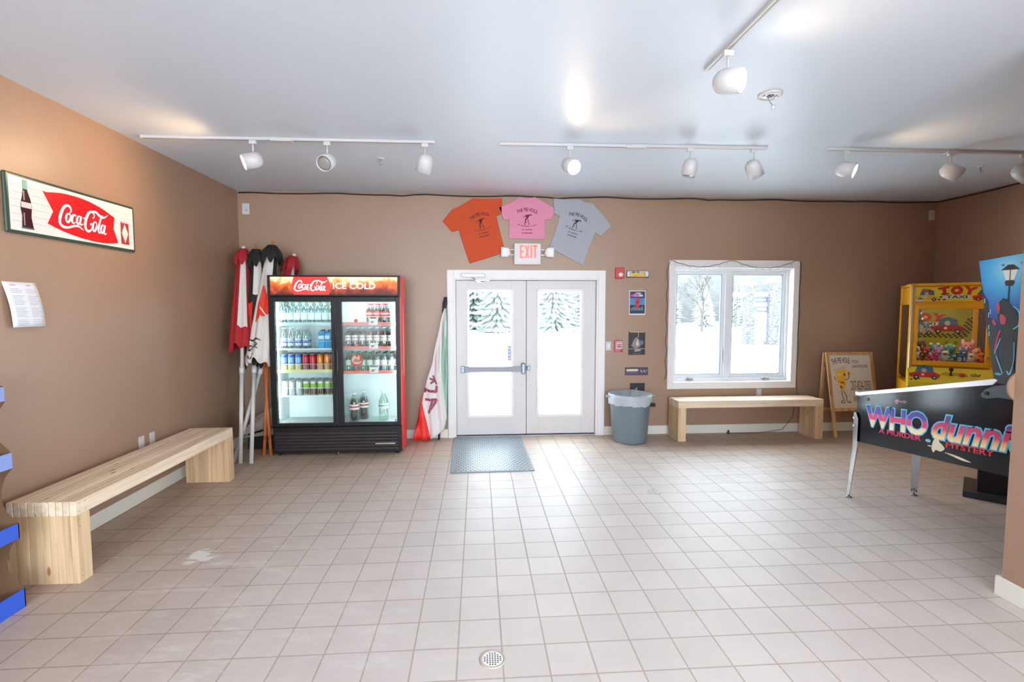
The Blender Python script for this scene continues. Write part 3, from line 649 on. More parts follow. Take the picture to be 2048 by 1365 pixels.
# ================================================================= CLOSED PATIO UMBRELLAS
def umbrella(name, foot, top, z_hang, rmax, colors, capcol, pole, wood_tip, label, offs=(0, 0), rtop=0.055, capr_=0.085, phase=0.0, ecc=1.0):
    """foot, top world points; canopy hangs from the top down to fraction z_hang of the length"""
    f, t = Vector(foot), Vector(top); L = (t-f).length
    e = empty(name, foot, 0, label, 'umbrella', 'closed patio umbrellas in the corner')
    q = Vector((0, 0, 1)).rotation_difference((t-f).normalized()); e.rotation_mode = 'QUATERNION'; e.rotation_quaternion = q
    w = MB().m(pole); r = 0.021 if not wood_tip else 0.018
    w.lathe([(r, 0), (r, L*0.42)], n=14); w.m(pole); w.lathe([(r*0.88, L*0.42), (r*0.88, L-0.04)], n=14)
    if not wood_tip: w.m(M['fixture']); w.lathe([(r*1.25, L*0.40), (r*1.25, L*0.43)], n=14)
    w.build('pole', e)
    w = MB()
    if wood_tip: w.m(M['owood']); w.lathe([(0.012, L-0.05), (0.016, L-0.02), (0.007, L+0.03)], n=12)
    else: w.m(M['fixture']); w.ball((0, 0, L), 0.024)
    w.build('finial', e)
    NS = 8; per = 8; n = NS*per; lay = 14
    def surf(th, s):                       # th angle, s 0 (top) .. 1 (hem)
        z = L-0.10-s*(L-0.10-z_hang*L)
        rad = rtop+(rmax-rtop)*s**0.8
        k = 0.30*s
        rr = rad*(1-k*0.5+k*abs(math.cos(th*NS/2+phase))**0.7+0.10*s*math.sin(2*th+3*s+phase))
        z += 0.05*s*s*math.cos(th*NS/2+phase)**2+0.03*s*s*math.sin(3*th)
        return Vector((rr*math.cos(th)*ecc+offs[0]*s, rr*math.sin(th)+offs[1]*s, z))
    w = MB(); mi = []
    R = [[surf(2*PI*i/n, j/lay) for i in range(n)] for j in range(lay+1)]
    V = [[w._v(p) for p in r_] for r_ in R]
    for j in range(lay):
        for i in range(n):
            col = colors[(i//per) % len(colors)]
            c2 = (col[1] if col[2] <= j/lay < (col[3] if len(col) > 3 else 2) else col[0]) if isinstance(col, tuple) else col
            w.m(c2); w._f([V[j][i], V[j][(i+1) % n], V[j+1][(i+1) % n], V[j+1][i]], True)
    can_ = w.build('canopy', e)
    sd = can_.modifiers.new('thick', 'SOLIDIFY'); sd.thickness = 0.003
    w = MB().m(capcol)
    cr_ = []
    for j, (rr, zz) in enumerate([(0.018, -0.015), (0.045, -0.03), (capr_, -0.11), (capr_*1.15, -0.20)]):
        cr_.append([(rr*(1+(0.10*j/3)*math.cos(8*2*PI*i/48)*(j > 1))*math.cos(2*PI*i/48), rr*(1+(0.10*j/3)*math.cos(8*2*PI*i/48)*(j > 1))*math.sin(2*PI*i/48), L+zz+0.012*j*math.cos(8*2*PI*i/48+1)) for i in range(48)])
    w.rings(cr_, True, True, False); cp = w.build('vent_cap', e); sd = cp.modifiers.new('thick', 'SOLIDIFY'); sd.thickness = 0.003
    return e, can_, surf
fab_r = mat('canvas_red', 'a01c24', 0.85, bump=0.1); fab_w = mat('canvas_white', 'c9c2ba', 0.85, bump=0.1); fab_k = mat('canvas_black', '1b1918', 0.85, bump=0.1)
fab_o = mat('canvas_bright_red', 'd8321c', 0.8)
wp = mat('umbrella_pole_white', 'c2beba', 0.4)
umbrella('patio_umbrella', (-2.542, 5.40, 0), (-2.69, 5.98, 2.36), 0.50, 0.13, [fab_r, fab_r, fab_r, fab_r, fab_r, fab_r, (fab_w, fab_r, 0.72), fab_r], fab_r, wp, False, 'closed red and white patio umbrella nearest the left wall, white ball on top', phase=0.4)
umbrella('patio_umbrella', (-2.430, 5.40, 0), (-2.60, 6.14, 2.355), 0.56, 0.10, [fab_r, fab_w], fab_r, wp, False, 'closed red patio umbrella squeezed second from the left wall, mostly behind others', phase=1.0)
umbrella('patio_umbrella', (-2.345, 5.70, 0), (-2.51, 5.88, 2.35), 0.43, 0.105, [fab_k, fab_k, fab_k, fab_k, (fab_k, fab_o, 0.42, 0.66), (fab_k, fab_o, 0.42, 0.66), (fab_w, fab_k, 0.33), (fab_w, fab_k, 0.33)], fab_k, M['owood'], True, 'closed black-topped patio umbrella with wooden pole left of the white logo one', offs=(-0.10, -0.02), phase=0.2, ecc=0.9)
uD, cD, sD = umbrella('patio_umbrella', (-2.420, 5.70, 0), (-2.335, 5.90, 2.40), 0.43, 0.135, [fab_w, fab_w, fab_w, fab_w, fab_w, fab_w, fab_w, (fab_w, fab_k, 0.0, 0.2)], fab_k, M['owood'], True, 'closed white patio umbrella with red print and black top beside the fridge', offs=(-0.055, -0.09), capr_=0.10, phase=0.0)
umbrella('patio_umbrella', (-2.642, 5.47, 0), (-2.20, 6.19, 2.30), 0.74, 0.085, [fab_r, fab_w, fab_r], fab_r, wp, False, 'closed red patio umbrella rising behind the fridge with slanting white pole', rtop=0.05, phase=0.5)
def on_canopy(u, v, q):                    # u angle, v 0..1 down
    p = sD(u, v); c0 = Vector((-0.055*v, -0.09*v, p.z)); n_ = (p-c0); n_.z = 0; n_.normalize(); return p+n_*(0.011+q)
a = Art(); n_ = 8
def cgrid(a, poly, m, l):
    a.poly(poly, m, l)
A0 = 5.0
# red emblem: strips so that it follows the folds
for i in range(14):
    t0, t1 = i/14, (i+1)/14
    f0 = lambda t: A0-0.95+0.75*t*0.3
    def lo(t): return 0.42-0.14*t if False else 0.0
    u0, u1 = A0-0.75+1.5*t0, A0-0.75+1.5*t1
    def top(t): return 0.30+0.30*abs(t-0.25)*(1.0 if t > 0.25 else 2.4)
    def bot(t): return 0.64-0.10*t
    a.poly([(u0, min(top(t0), bot(t0)-0.002)), (u1, min(top(t1), bot(t1)-0.002)), (u1, bot(t1)), (u0, bot(t0))], fab_o, 1)
a.stroke([(A0-0.35, 0.38), (A0-0.45, 0.50), (A0-0.2, 0.54), (A0+0.25, 0.58), (A0+0.1, 0.62), (A0-0.3, 0.60)], 0.008, fab_w, 3)
a.ell(A0+0.1, 0.595, 0.06, 0.012, fab_w, 3)
a.build('printed_emblem', uD, on_canopy, 0.0008); a = Art()
bl_ = P('1a1414', 0.8)
for i, (cl, pts) in enumerate(SCRIPT[7:]):
    a.stroke([(A0-1.05+(p[0]-640)/130*0.95, 0.80+(p[1]-180)/120*0.10, p[2]/130*0.16) for p in pts], 0, bl_, 4+i*0.05, bool(cl))
vs, fs = text2d('BAR', 0.01); a.P.append(([(A0-0.95+x*0.32, 0.965-y*0.035) for x, y in vs], fs, bl_, 4))
a.build('printed_lettering', uD, on_canopy, 0.0008)
# folded paper banner on the floor behind the poles
w = MB().m(mat('folded_paper', 'a99c90', 0.85, noise=0.35, nscale=26)); base_ = [(-2.74, 5.85, 0.19), (-2.36, 5.95, 0.30), (-2.30, 6.0, 0.50), (-2.40, 6.05, 0.52), (-2.66, 6.0, 0.36)]
f3 = [w._v(p) for p in base_]; b3 = [w._v((p[0], p[1]+0.012, p[2]-0.004)) for p in base_]
w._f(f3); w._f(b3[::-1])
for i in range(5): w._f([f3[i], f3[(i+1) % 5], b3[(i+1) % 5], b3[i]])
q_ = [(-2.74, 5.85, 0.19), (-2.34, 5.9, 0.22), (-2.34, 5.96, 0.29), (-2.5, 5.93, 0.25)]
g3 = [w._v((p[0], p[1]-0.004, p[2]-0.02)) for p in q_]; h3 = [w._v((p[0], p[1]+0.01, p[2]-0.03)) for p in q_]
w._f(g3); w._f(h3[::-1])
for i in range(4): w._f([g3[i], g3[(i+1) % 4], h3[(i+1) % 4], h3[i]])
w.m(M['blackm']); w.box(-2.72, -2.33, 5.98, 6.2, 0.0, 0.18)
tag(w.build('folded_banner'), 'folded printed grey sheet lying on a dark box behind the umbrella poles', 'banner')

# ================================================================= LEFT WALL
e = empty('metal_sign', (XL, 3.865, 2.32), 0, 'long white tin sign with red fishtail emblem high on the left wall', 'sign')
e['category'] = 'sign'
w = MB().m(mat('sign_green', '2b4434', 0.3)); w.box(0, 0.022, -0.575, 0.575, -0.188, 0.188); w.build('sign_rim', e, 0.02)
SW = P('dcdcd8', 0.25)
a = Art(); a.rect(-0.553, -0.168, 0.553, 0.168, SW, 0)
for z in (-0.11, -0.065, -0.02, 0.025, 0.07, 0.115): a.rect(-0.545, z, 0.545, z+0.0022, P('9aa0a0'), 1)
top_ = cr([(-0.30, 0.115), (-0.15, 0.14), (0.03, 0.14), (0.20, 0.11), (0.34, 0.06)], 6); bot_ = cr([(0.37, -0.135), (0.22, -0.155), (0.03, -0.15), (-0.15, -0.125), (-0.285, -0.09)], 6)
a.poly([(-0.31, 0.122)]+top_[1:]+[(0.325, -0.03)]+bot_+[(-0.235, 0.0)], P('d2101a', 0.25), 2)
a.logo(-0.195, -0.095, 0.275, 0.075, P('f0eeee', 0.25), 4, grow=1.1)
# bottle and can pictures
bp_ = [(-0.455, 0.155), (-0.425, 0.155), (-0.423, 0.09), (-0.405, 0.04), (-0.398, 0.0), (-0.400, -0.03), (-0.405, -0.07), (-0.392, -0.145), (-0.475, -0.145), (-0.470, -0.07), (-0.478, -0.03), (-0.475, 0.01), (-0.462, 0.06), (-0.455, 0.10)]
a.poly(bp_, P('3a161c', 0.2), 3); a.rect(-0.455, 0.10, -0.424, 0.158, P('7fb09a'), 4); a.rect(-0.474, -0.018, -0.401, 0.018, P('c9c2c0'), 4); a.rect(-0.462, -0.13, -0.452, -0.05, P('8a7478'), 4); a.rect(-0.456, 0.03, -0.447, 0.09, P('9a8a8c'), 4)
a.rect(-0.478, -0.150, -0.390, -0.140, P('35504a'), 4)
a.rect(0.405, -0.135, 0.495, 0.045, P('b22a2c'), 3); a.rect(0.41, 0.035, 0.49, 0.05, P('b9b4b0'), 4); a.poly([(0.45, 0.03), (0.487, -0.045), (0.45, -0.125), (0.413, -0.045)], P('ddd6cc'), 4)
a.build('sign_face', e, lambda u, v, q: (0.0225+q, u, v))
# pinned menu
def menu():
    w = MB(); w.m(P('dcdde2', 0.7))
    R = []
    for j in range(9):
        v = j/8; x = 0.0006+0.012*math.sin(v*PI)+0.02*(1-v)
        R.append([(x+0.006*math.sin(i/6*PI), 3.25+0.235*(i/6)+0.038*(1-v), 1.543+0.285*v) for i in range(7)])
    w.rings(R, False)
    o = w.build('paper_menu'); o.location.x = XL; tag(o, 'white printed menu sheet taped to the left wall below the sign', 'paper')
    sd = o.modifiers.new('t', 'SOLIDIFY'); sd.thickness = 0.001
    a = Art(); g = P('9a9aa2')
    for cx in (0.03, 0.135):
        for k in range(22):
            if k % 7 == 4: continue
            a.rect(cx, 0.012+k*0.0108, cx+0.06+0.02*((k*7) % 3)/2, 0.0145+k*0.0108, g)
    a.rect(0.04, 0.262, 0.075, 0.267, g); a.rect(0.15, 0.262, 0.18, 0.267, g)
    def fn(u, v, q):
        t = v/0.285; x = 0.0006+0.012*math.sin(t*PI)+0.02*(1-t)+0.006*math.sin(u/0.235*PI); return (x+0.0015+q, 3.25+u+0.038*(1-t), 1.543+v)
    a.build('printed_text', o, fn)
menu()
def plate(name, loc, facing, label, holes, cat, sx=0.07, sz=0.115, group='white wall plates'):
    e = empty(name, loc, {'y': 0, 'x': PI/2}[facing], label, cat, group)
    w = MB().m(M['fixture']); w.box(-sx/2, sx/2, -0.006, 0, -sz/2, sz/2); w.build('cover_plate', e, 0.003)
    if holes == 'outlet':
        for z in (-0.022, 0.022):
            w = MB().m(P('cfcac6')); w.box(-0.017, 0.017, -0.008, -0.006, z-0.014, z+0.014); s = w.build('socket', e, 0.003)
            a = Art(); a.rect(-0.007, z-0.005, -0.005, z+0.006, M['blackm']); a.rect(0.005, z-0.005, 0.007, z+0.006, M['blackm']); a.build('slots', s, lambda u, v, q: (u, -0.0082-q, v))
    elif holes == 'switch':
        w = MB().m(P('e6e2e0')); w.box(-0.012, 0.012, -0.011, -0.006, -0.03, 0.03); w.build('rocker', e, 0.003)
    elif holes == 'horn':
        w = MB().m(P('b9aaa0')); w.lathe([(0.016, 0), (0.012, 0.01)], (0.005, -0.006, -0.012), 14, (0, -1, 0)); w.build('sensor', e)
    return e
# on the left wall plates face +x : rotate +90deg
plate('wall_outlet', (XL, 4.42, 0.505), 'x', 'white wall outlet above the left bench, the nearer of two', 'outlet', 'outlet')
plate('wall_outlet', (XL, 4.56, 0.505), 'x', 'white wall plate above the left bench, the farther of two', 'outlet', 'outlet')
plate('light_switch', (1.69, YB, 1.17), 'y', 'white light switch on the right side of the double door', 'switch', 'switch')
plate('light_switch', (-0.425, YB, 1.165), 'y', 'white light switch left of the door, half behind the flag', 'switch', 'switch')
plate('wall_outlet', (3.74, YB, 0.53), 'y', 'white wall outlet below the window behind the bench', 'outlet', 'outlet')
plate('wall_sensor', (-2.805, YB, 2.87), 'y', 'small white sensor box high in the left corner of the back wall', 'horn', 'sensor', 0.085, 0.13)
plate('wall_sensor', (6.06, YB, 2.90), 'y', 'small white sensor box high in the right corner of the back wall', 'horn', 'sensor', 0.085, 0.13)
# cable along the top of the back wall and right wall
pts = []
for i in range(61):
    x = XL+0.02+(XR-0.03-XL)*i/60; pts.append((x, YB-0.012, H-0.012-0.016*abs(math.sin(i*0.42))-0.012*(i % 13 == 0)))
for i in range(1, 20): pts.append((XR-0.012, YB-0.012-i*0.19, H-0.012-0.012*abs(math.sin(i*0.6))))
w = MB().m(mat('cable_dark', '2a201c', 0.7)); w.tube(pts, 0.008, 6); tag(w.build('ceiling_cable'), 'dark cable tacked along the top edge of the back and right walls', 'cable')

# ================================================================= SHIRTS, EXIT SIGN
def shirt(name, outline, hexc, ink, cx, cz, tilt, label, sc=1.0):
    e = empty(name, (0, YB, 0), 0, label, 't-shirt', 't-shirts pinned over the door')
    w = MB().m(mat('cotton_'+hexc, hexc, 0.9, noise=0.06, nscale=9, bump=0.5, bscale=14))
    w.prism(outline, lambda u, v, q: (u, -q, v), 0.004, 0.022)
    b = w.build('shirt_body', e, 0.006)
    a = Art()
    c_, s_ = math.cos(tilt), math.sin(tilt)
    a.text('THE PIE HOLE', -0.13, 0.10, 0.13, 0.145, ink, 1, 0.02, arch=0.035)
    # little dancing slice figure
    a.stroke([(-0.012, -0.01), (-0.02, 0.03), (0.0, 0.055)], 0.005, ink); a.poly([(-0.03, 0.085), (0.045, 0.10), (0.005, 0.04)], ink, 1); a.ell(0.05, 0.088, 0.012, 0.008, ink)
    a.stroke([(0.0, 0.045), (-0.02, 0.02), (-0.03, -0.025), (-0.018, -0.028)], 0.004, ink); a.stroke([(0.0, 0.045), (0.018, 0.01), (0.022, -0.025), (0.036, -0.022)], 0.004, ink); a.stroke([(-0.02, 0.07), (-0.045, 0.06), (-0.05, 0.08)], 0.003, ink)
    r_ = random.Random(3)
    for (z, x0, x1, bow) in ((-0.058, -0.115, 0.115, 0.02), (-0.10, -0.065, 0.065, 0)):
        x = x0
        while x < x1:
            wd_ = r_.uniform(0.008, 0.013); u = (x-x0)/(x1-x0); zz = z+bow*(2*u-1)**2
            if r_.random() > 0.14: a.stroke([(x, zz), (x+wd_*0.4, zz+0.011), (x+wd_*0.6, zz+0.002), (x+wd_, zz+0.012)], 0.0032, ink, 1, smooth=False)
            x += wd_+0.004
    a.text('207-824-2050', -0.065, -0.142, 0.065, -0.128, ink, 1, 0.04)
    a.build('printed_artwork', b, lambda u, v, q: (cx+(u*c_-v*s_)*sc, -0.0225-q, cz+(u*s_+v*c_)*sc))
ink = P('4a2018', 0.8)
shirt('t_shirt', [(-0.433,2.743),(-0.316,2.616),(-0.232,2.639),(-0.16,2.40),(-0.099,2.225),(0.10,2.285),(0.351,2.37),(0.29,2.60),(0.238,2.818),(0.311,2.847),(0.311,3.037),(0.13,3.028),(-0.056,3.031),(-0.19,2.95),(-0.315,2.889)], 'c24c28', ink, 0.055, 2.69, 0.26, 'orange t-shirt pinned tilted above the door, left of the pink one', 0.95)
shirt('t_shirt', [(0.266,2.925),(0.334,2.769),(0.402,2.776),(0.398,2.65),(0.395,2.539),(0.62,2.536),(0.858,2.534),(0.857,2.66),(0.857,2.781),(0.935,2.782),(0.986,2.918),(0.86,2.985),(0.721,3.063),(0.67,3.045),(0.624,3.042),(0.58,3.045),(0.533,3.060),(0.40,2.975)], 'd688a2', P('6e1a3c', 0.8), 0.625, 2.745, 0, 'pink t-shirt pinned in the middle above the exit sign')
shirt('t_shirt', [(0.957,3.047),(0.958,2.862),(1.039,2.823),(0.98,2.63),(0.908,2.431),(1.12,2.32),(1.346,2.206),(1.42,2.42),(1.50,2.619),(1.57,2.574),(1.703,2.707),(1.59,2.86),(1.46,2.993),(1.38,3.0),(1.291,3.041),(1.12,3.035)], 'a2a2a8', P('2a2a30', 0.8), 1.235, 2.70, -0.30, 'light grey t-shirt pinned tilted above the door, right of the pink one', 0.95)
e = empty('exit_sign', (0.628, YB, 2.345), 0, 'white lit exit sign with red letters above the double door', 'exit sign')
w = MB().m(P('d4cdca', 0.4)); w.box(-0.172, 0.172, -0.075, 0, -0.135, 0.135); w.build('housing', e, 0.015)
a = Art(); er_ = mat('exit_red_lit', 'ff5a4e', 0.4, emit=0.9)
def bar_(x0, y0, x1, y1): a.rect(x0, y0, x1, y1, er_)
bar_(-0.098, -0.055, -0.078, 0.105); bar_(-0.078, 0.086, -0.045, 0.105); bar_(-0.078, 0.014, -0.048, 0.034); bar_(-0.078, -0.055, -0.045, -0.036)
a.poly([(-0.036, 0.105), (-0.014, 0.105), (-0.006, 0.06), (0.002, 0.105), (0.024, 0.105), (0.006, 0.025), (0.024, -0.055), (0.002, -0.055), (-0.006, -0.01), (-0.014, -0.055), (-0.036, -0.055), (-0.018, 0.025)], er_)
bar_(0.034, -0.055, 0.056, 0.105); bar_(0.082, -0.055, 0.103, 0.105); bar_(0.064, 0.086, 0.121, 0.105)
a.build('exit_letters', e, lambda u, v, q: (u, -0.0756-q, v))
for s_ in (-1, 1):
    w = MB().m(P('d9d2ca', 0.4)); w.box(min(s_*0.165, s_*0.245), max(s_*0.165, s_*0.245), -0.05, -0.03, 0.045, 0.06); w.box(min(s_*0.165, s_*0.245), max(s_*0.165, s_*0.245), -0.05, -0.03, -0.02, -0.005); w.build('lamp_bracket', e, 0.003)
    w = MB().m(P('d6cfcb', 0.4)); w.prism([(0.215, 0.02), (0.24, 0.075), (0.335, 0.082), (0.335, -0.045), (0.24, -0.04), (0.215, 0.0)], lambda u, v, q: (s_*u, -q, v), 0.02, 0.09); lh = w.build('lamp_head', e, 0.01)
    w = MB().m(P('e4e0de', 0.15)); w.prism([(0.25, 0.06), (0.32, 0.066), (0.32, -0.028), (0.25, -0.025)], lambda u, v, q: (s_*u, -q, v), 0.088, 0.094); w.build('lamp_lens', lh, 0.002)

# ================================================================= WALL ITEMS RIGHT OF THE DOOR
e = empty('fire_alarm_strobe', (1.822, YB, 2.11), 0, 'red fire alarm strobe with clear lens right of the door top', 'fire alarm')
w = MB().m(mat('alarm_red', 'c43a42', 0.4)); w.box(-0.058, 0.058, -0.04, 0, -0.072, 0.072); w.build('housing', e, 0.01)
w = MB().m(P('dcd4d2', 0.2)); w.ball((0.008, -0.045, -0.018), 0.03, 1.1, 0.6, 0.9); w.build('lens', e)
e = empty('fire_alarm_pull', (1.82, YB, 1.17), 0, 'pinkish red fire alarm pull station beside the light switch', 'fire alarm')
w = MB().m(mat('pull_red', 'c4606a', 0.45)); w.box(-0.055, 0.055, -0.035, 0, -0.078, 0.078); w.build('housing', e, 0.01)
w = MB().m(P('e3c4c4')); w.box(-0.036, 0.042, -0.043, -0.035, -0.035, 0.062); pl_ = w.build('pull_handle', e, 0.004)
a = Art(); a.text('FIRE', -0.028, 0.036, 0.034, 0.055, P('a8333c'), 1, 0.02); a.rect(-0.028, 0.012, 0.034, 0.024, P('4a2a30')); a.rect(-0.028, -0.012, 0.034, 0.002, P('3a2428')); a.rect(-0.028, -0.026, 0.034, -0.021, P('5a3036')); a.build('print', pl_, lambda u, v, q: (u, -0.0435-q, v))
w = MB().m(P('8a1c24')); w.lathe([(0.012, 0), (0.01, 0.008)], (0.032, -0.036, -0.058), 12, (0, -1, 0)); w.build('key_lock', e)
def poster(name, x0, x1, z0, z1, label, draw, cat='poster', base='22222c', t=0.006):
    cx, cz = (x0+x1)/2, (z0+z1)/2; hw, hh = (x1-x0)/2, (z1-z0)/2
    w = MB().m(P(base, 0.3)); w.box(-hw, hw, -t, 0, -hh, hh); o = w.build(name, loc=(cx, YB, cz)); tag(o, label, cat)
    a = Art(); draw(a, hw, hh); a.build('printed_picture', o, lambda u, v, q: (u, -t-0.0003-q, v))
def d1_(a, w_, h_):
    a.rect(-w_+0.008, -h_+0.012, w_-0.004, h_-0.006, P('b9bcbc')); a.rect(-w_, -h_, w_, -h_+0.01, P('4a2c20'), 2); a.rect(-w_, -h_, -w_+0.01, h_, P('3a221c'), 2)
    a.ell(0, 0.02, 0.022, 0.03, P('5f8a6a'), 2); a.poly([(-0.08, 0.02), (-0.06, 0.038), (-0.03, 0.03), (-0.04, 0.01)], P('3c3230'), 2)
    a.text('RAMPAGE', -0.095, -0.036, 0.095, 0.02, P('b0561e'), 3, 0.07); a.text('RAMPAGE', -0.092, -0.033, 0.092, 0.018, P('e8cf3e'), 4, 0.02)
    a.ell(-0.12, 0.002, 0.014, 0.03, P('dcdcdc'), 3); a.ell(0.125, 0.006, 0.018, 0.026, P('d2d4d6'), 3)
poster('marquee_sign', 1.915, 2.207, 2.055, 2.146, 'narrow arcade marquee with yellow lettering at the top of the poster column', d1_, 'sign')
def d2_(a, w_, h_):
    a.rect(-w_+0.008, -h_+0.016, w_-0.008, h_-0.01, P('1c2c4e')); a.rect(-w_+0.008, -0.03, w_-0.008, 0.06, P('3f7fb0'), 2); a.rect(-w_+0.008, 0.075, w_-0.008, h_-0.01, P('3a2c5a'), 2)
    a.ell(-0.02, 0.095, 0.05, 0.02, P('a07ab0'), 3); a.ell(0.01, 0.12, 0.04, 0.014, P('c8a0a8'), 3); a.rect(0.02, 0.08, 0.07, 0.105, P('c8c8d4'), 4); a.ell(-0.07, 0.09, 0.02, 0.014, P('c24a4a'), 4)
    a.poly(cr([(-0.022, -0.06), (-0.03, 0.0), (-0.018, 0.055), (0.01, 0.066), (0.03, 0.05), (0.026, -0.01), (0.018, -0.066), (-0.005, -0.07), (-0.045, -0.075)], 4, True), P('c22a34'), 5); a.ell(0.0, 0.01, 0.01, 0.02, P('7a1420'), 6)
    a.rect(-w_+0.008, -0.03-0.04, -0.03, -0.03, P('141420'), 3); a.rect(0.03, -0.07, w_-0.008, -0.03, P('141420'), 3)
    for i in range(9): a.rect(-0.08+i*0.018, -0.10, -0.072+i*0.018, -0.065+0.01*(i % 3), P('7fa0c0'), 4)
poster('poster', 1.957, 2.17, 1.575, 1.889, 'white-bordered blue poster with a red figure, second down beside the window', d2_, base='d6d6d8')
def d3_(a, w_, h_):
    a.rect(-w_+0.004, -h_+0.006, w_-0.004, h_-0.004, P('2c2628')); a.rect(-w_+0.02, h_-0.008, w_-0.01, h_, P('c8a88a'), 2)
    a.poly([(-0.04, 0.05), (0.0, 0.085), (0.035, 0.04), (0.05, -0.03), (0.02, -0.06), (-0.03, -0.06), (-0.075, -0.03)], P('8a7a72'), 2); a.poly([(0.0, 0.03), (0.012, 0.06), (0.03, -0.02), (0.0, -0.035), (-0.015, 0.0)], P('cdb8a8'), 3)
    a.ell(0.06, 0.01, 0.028, 0.03, P('5a6c8c'), 3); a.poly([(-0.03, -0.11), (-0.03, -0.08), (0.06, -0.065), (0.05, -0.10)], P('8c8e9c'), 4); a.rect(-w_+0.004, -0.075, w_-0.004, -0.068, P('a89a90'), 2); a.stroke([(0.02, 0.14), (0.018, 0.08)], 0.003, P('b0a8a0'), 3)
    for z in (-0.125, -0.135, -0.145): a.rect(-0.05, z, 0.06, z+0.003, P('6a6464'), 3)
poster('poster', 1.955, 2.175, 1.053, 1.355, 'dark brown poster with a pale figure, hung beside the fire alarm pull', d3_)
def d4_(a, w_, h_):
    a.rect(-w_+0.004, -h_+0.006, w_-0.004, h_-0.004, P('4a3a48')); a.rect(-w_+0.01, -0.04, 0.03, -0.005, P('5a4a78'), 2); a.poly([(-0.13, 0.0), (-0.14, 0.022), (-0.12, 0.03), (0.01, 0.03), (0.025, 0.018), (0.01, 0.0)], P('cfc4a4'), 3)
    for i in range(7): a.ell(0.05+i*0.014, 0.01-0.012*(i % 3), 0.008, 0.012, P(['9a7ab0', 'c0a0a8', '7a5a8a'][i % 3]), 3)
poster('marquee_sign', 1.914, 2.220, 0.786, 0.890, 'narrow purple marquee strip above the trash can', d4_, 'sign', base='3c2e34')
def d5_(a, w_, h_):
    a.rect(-w_+0.004, -h_+0.006, w_-0.004, h_-0.004, P('221e28')); a.poly([(-0.04, 0.04), (-0.02, 0.10), (0.0, 0.09), (-0.01, 0.03)], P('b08468'), 2); a.ell(0.01, 0.0, 0.05, 0.045, P('c09a6a'), 2); a.ell(0.01, -0.02, 0.03, 0.04, P('4a3038'), 3)
    a.rect(-0.06, -0.12, 0.06, -0.10, P('8a7a6a'), 3)
poster('poster', 1.983, 2.180, 0.37, 0.682, 'dark poster lowest in the column, mostly hidden by the trash can', d5_)

# ================================================================= TRASH CAN
e = empty('trash_can', (1.893, 6.03, 0), 0, 'round grey plastic trash can with clear liner standing right of the door', 'trash can')
TG = mat('trash_grey', '76828a', 0.4, bump=0.03, bscale=60)
w = MB().m(TG); w.lathe([(0.195, 0), (0.212, 0.012), (0.245, 0.50), (0.252, 0.505), (0.252, 0.545), (0.262, 0.548), (0.264, 0.592), (0.256, 0.595), (0.245, 0.545), (0.205, 0.03)], n=40, cap=True); w.build('can_body', e)
for s_ in (-1, 1):
    w = MB().m(TG); w.tube([(s_*0.25, -0.05, 0.575), (s_*0.285, -0.045, 0.57), (s_*0.29, 0, 0.56), (s_*0.285, 0.045, 0.57), (s_*0.25, 0.05, 0.575)], 0.011, 8); w.build('handle', e)
w = MB().m(M['blackm']); w.box(0.20, 0.262, -0.185, -0.13, 0.46, 0.505); w.build('latch_tag', e, 0.005)
bagm = bpy.data.materials.new('bag_film'); bagm.use_nodes = True; nt = bagm.node_tree; nt.nodes.clear()
o_ = nt.nodes.new('ShaderNodeOutputMaterial'); t_ = nt.nodes.new('ShaderNodeBsdfTransparent'); g_ = nt.nodes.new('ShaderNodeBsdfPrincipled'); g_.inputs['Base Color'].default_value = (0.62, 0.66, 0.70, 1); g_.inputs['Roughness'].default_value = 0.25
mx_ = nt.nodes.new('ShaderNodeMixShader'); mx_.inputs[0].default_value = 0.62; nt.links.new(t_.outputs[0], mx_.inputs[1]); nt.links.new(g_.outputs[0], mx_.inputs[2]); nt.links.new(mx_.outputs[0], o_.inputs[0])
w = MB().m(bagm); R = []
rb = random.Random(5); NN = 56; wv = [rb.uniform(-1, 1) for _ in range(NN)]
for (rr, zz, amp) in ((0.262, 0.475, 0.010), (0.268, 0.52, 0.006), (0.271, 0.57, 0.003), (0.268, 0.603, 0.004), (0.25, 0.602, 0.006), (0.20, 0.56, 0.03), (0.12, 0.53, 0.035), (0.03, 0.50, 0.02)):
    R.append([((rr+amp*0.4*wv[i])*math.cos(2*PI*i/NN), (rr+amp*0.4*wv[i])*math.sin(2*PI*i/NN), zz+amp*wv[(i*3) % NN]) for i in range(NN)])
w.rings(R, True, False, True); w.build('bag_liner', e)

# ================================================================= STRING LIGHTS around the window
wire = mat('wire_dark', '3a3a36', 0.6)
def drape(p0, p1, sag, n):
    return [(p0[0]+(p1[0]-p0[0])*i/n, YB-0.034, p0[1]+(p1[1]-p0[1])*i/n-sag*math.sin(PI*i/n)+0.006*math.sin(i*2.3)) for i in range(n+1)]
e = empty('string_lights', (0, 0, 0), 0, 'dark wire string lights draped over the top and sides of the window', 'string lights')
path = [(2.44, YB-0.012, 0.72)]+[(2.455+0.012*math.sin(i*1.7), YB-0.012, 0.75+i*0.077) for i in range(20)]+drape((2.49, 2.28), (3.28, 2.28), 0.085, 16)+drape((3.33, 2.275), (4.20, 2.29), 0.10, 18)+[(4.255+0.008*math.sin(i*1.3), YB-0.012, 2.27-i*0.11) for i in range(16)]+[(4.26, YB-0.02, 0.5), (4.2, YB-0.03, 0.2), (4.05, YB-0.05, 0.04), (3.7, 6.25, 0.008), (3.3, 6.26, 0.008)]
w = MB().m(wire); w.tube(path, 0.0035, 5); w.build('wire', e)
bm_ = mat('mini_bulb', 'c8c4bc', 0.2); proto = None
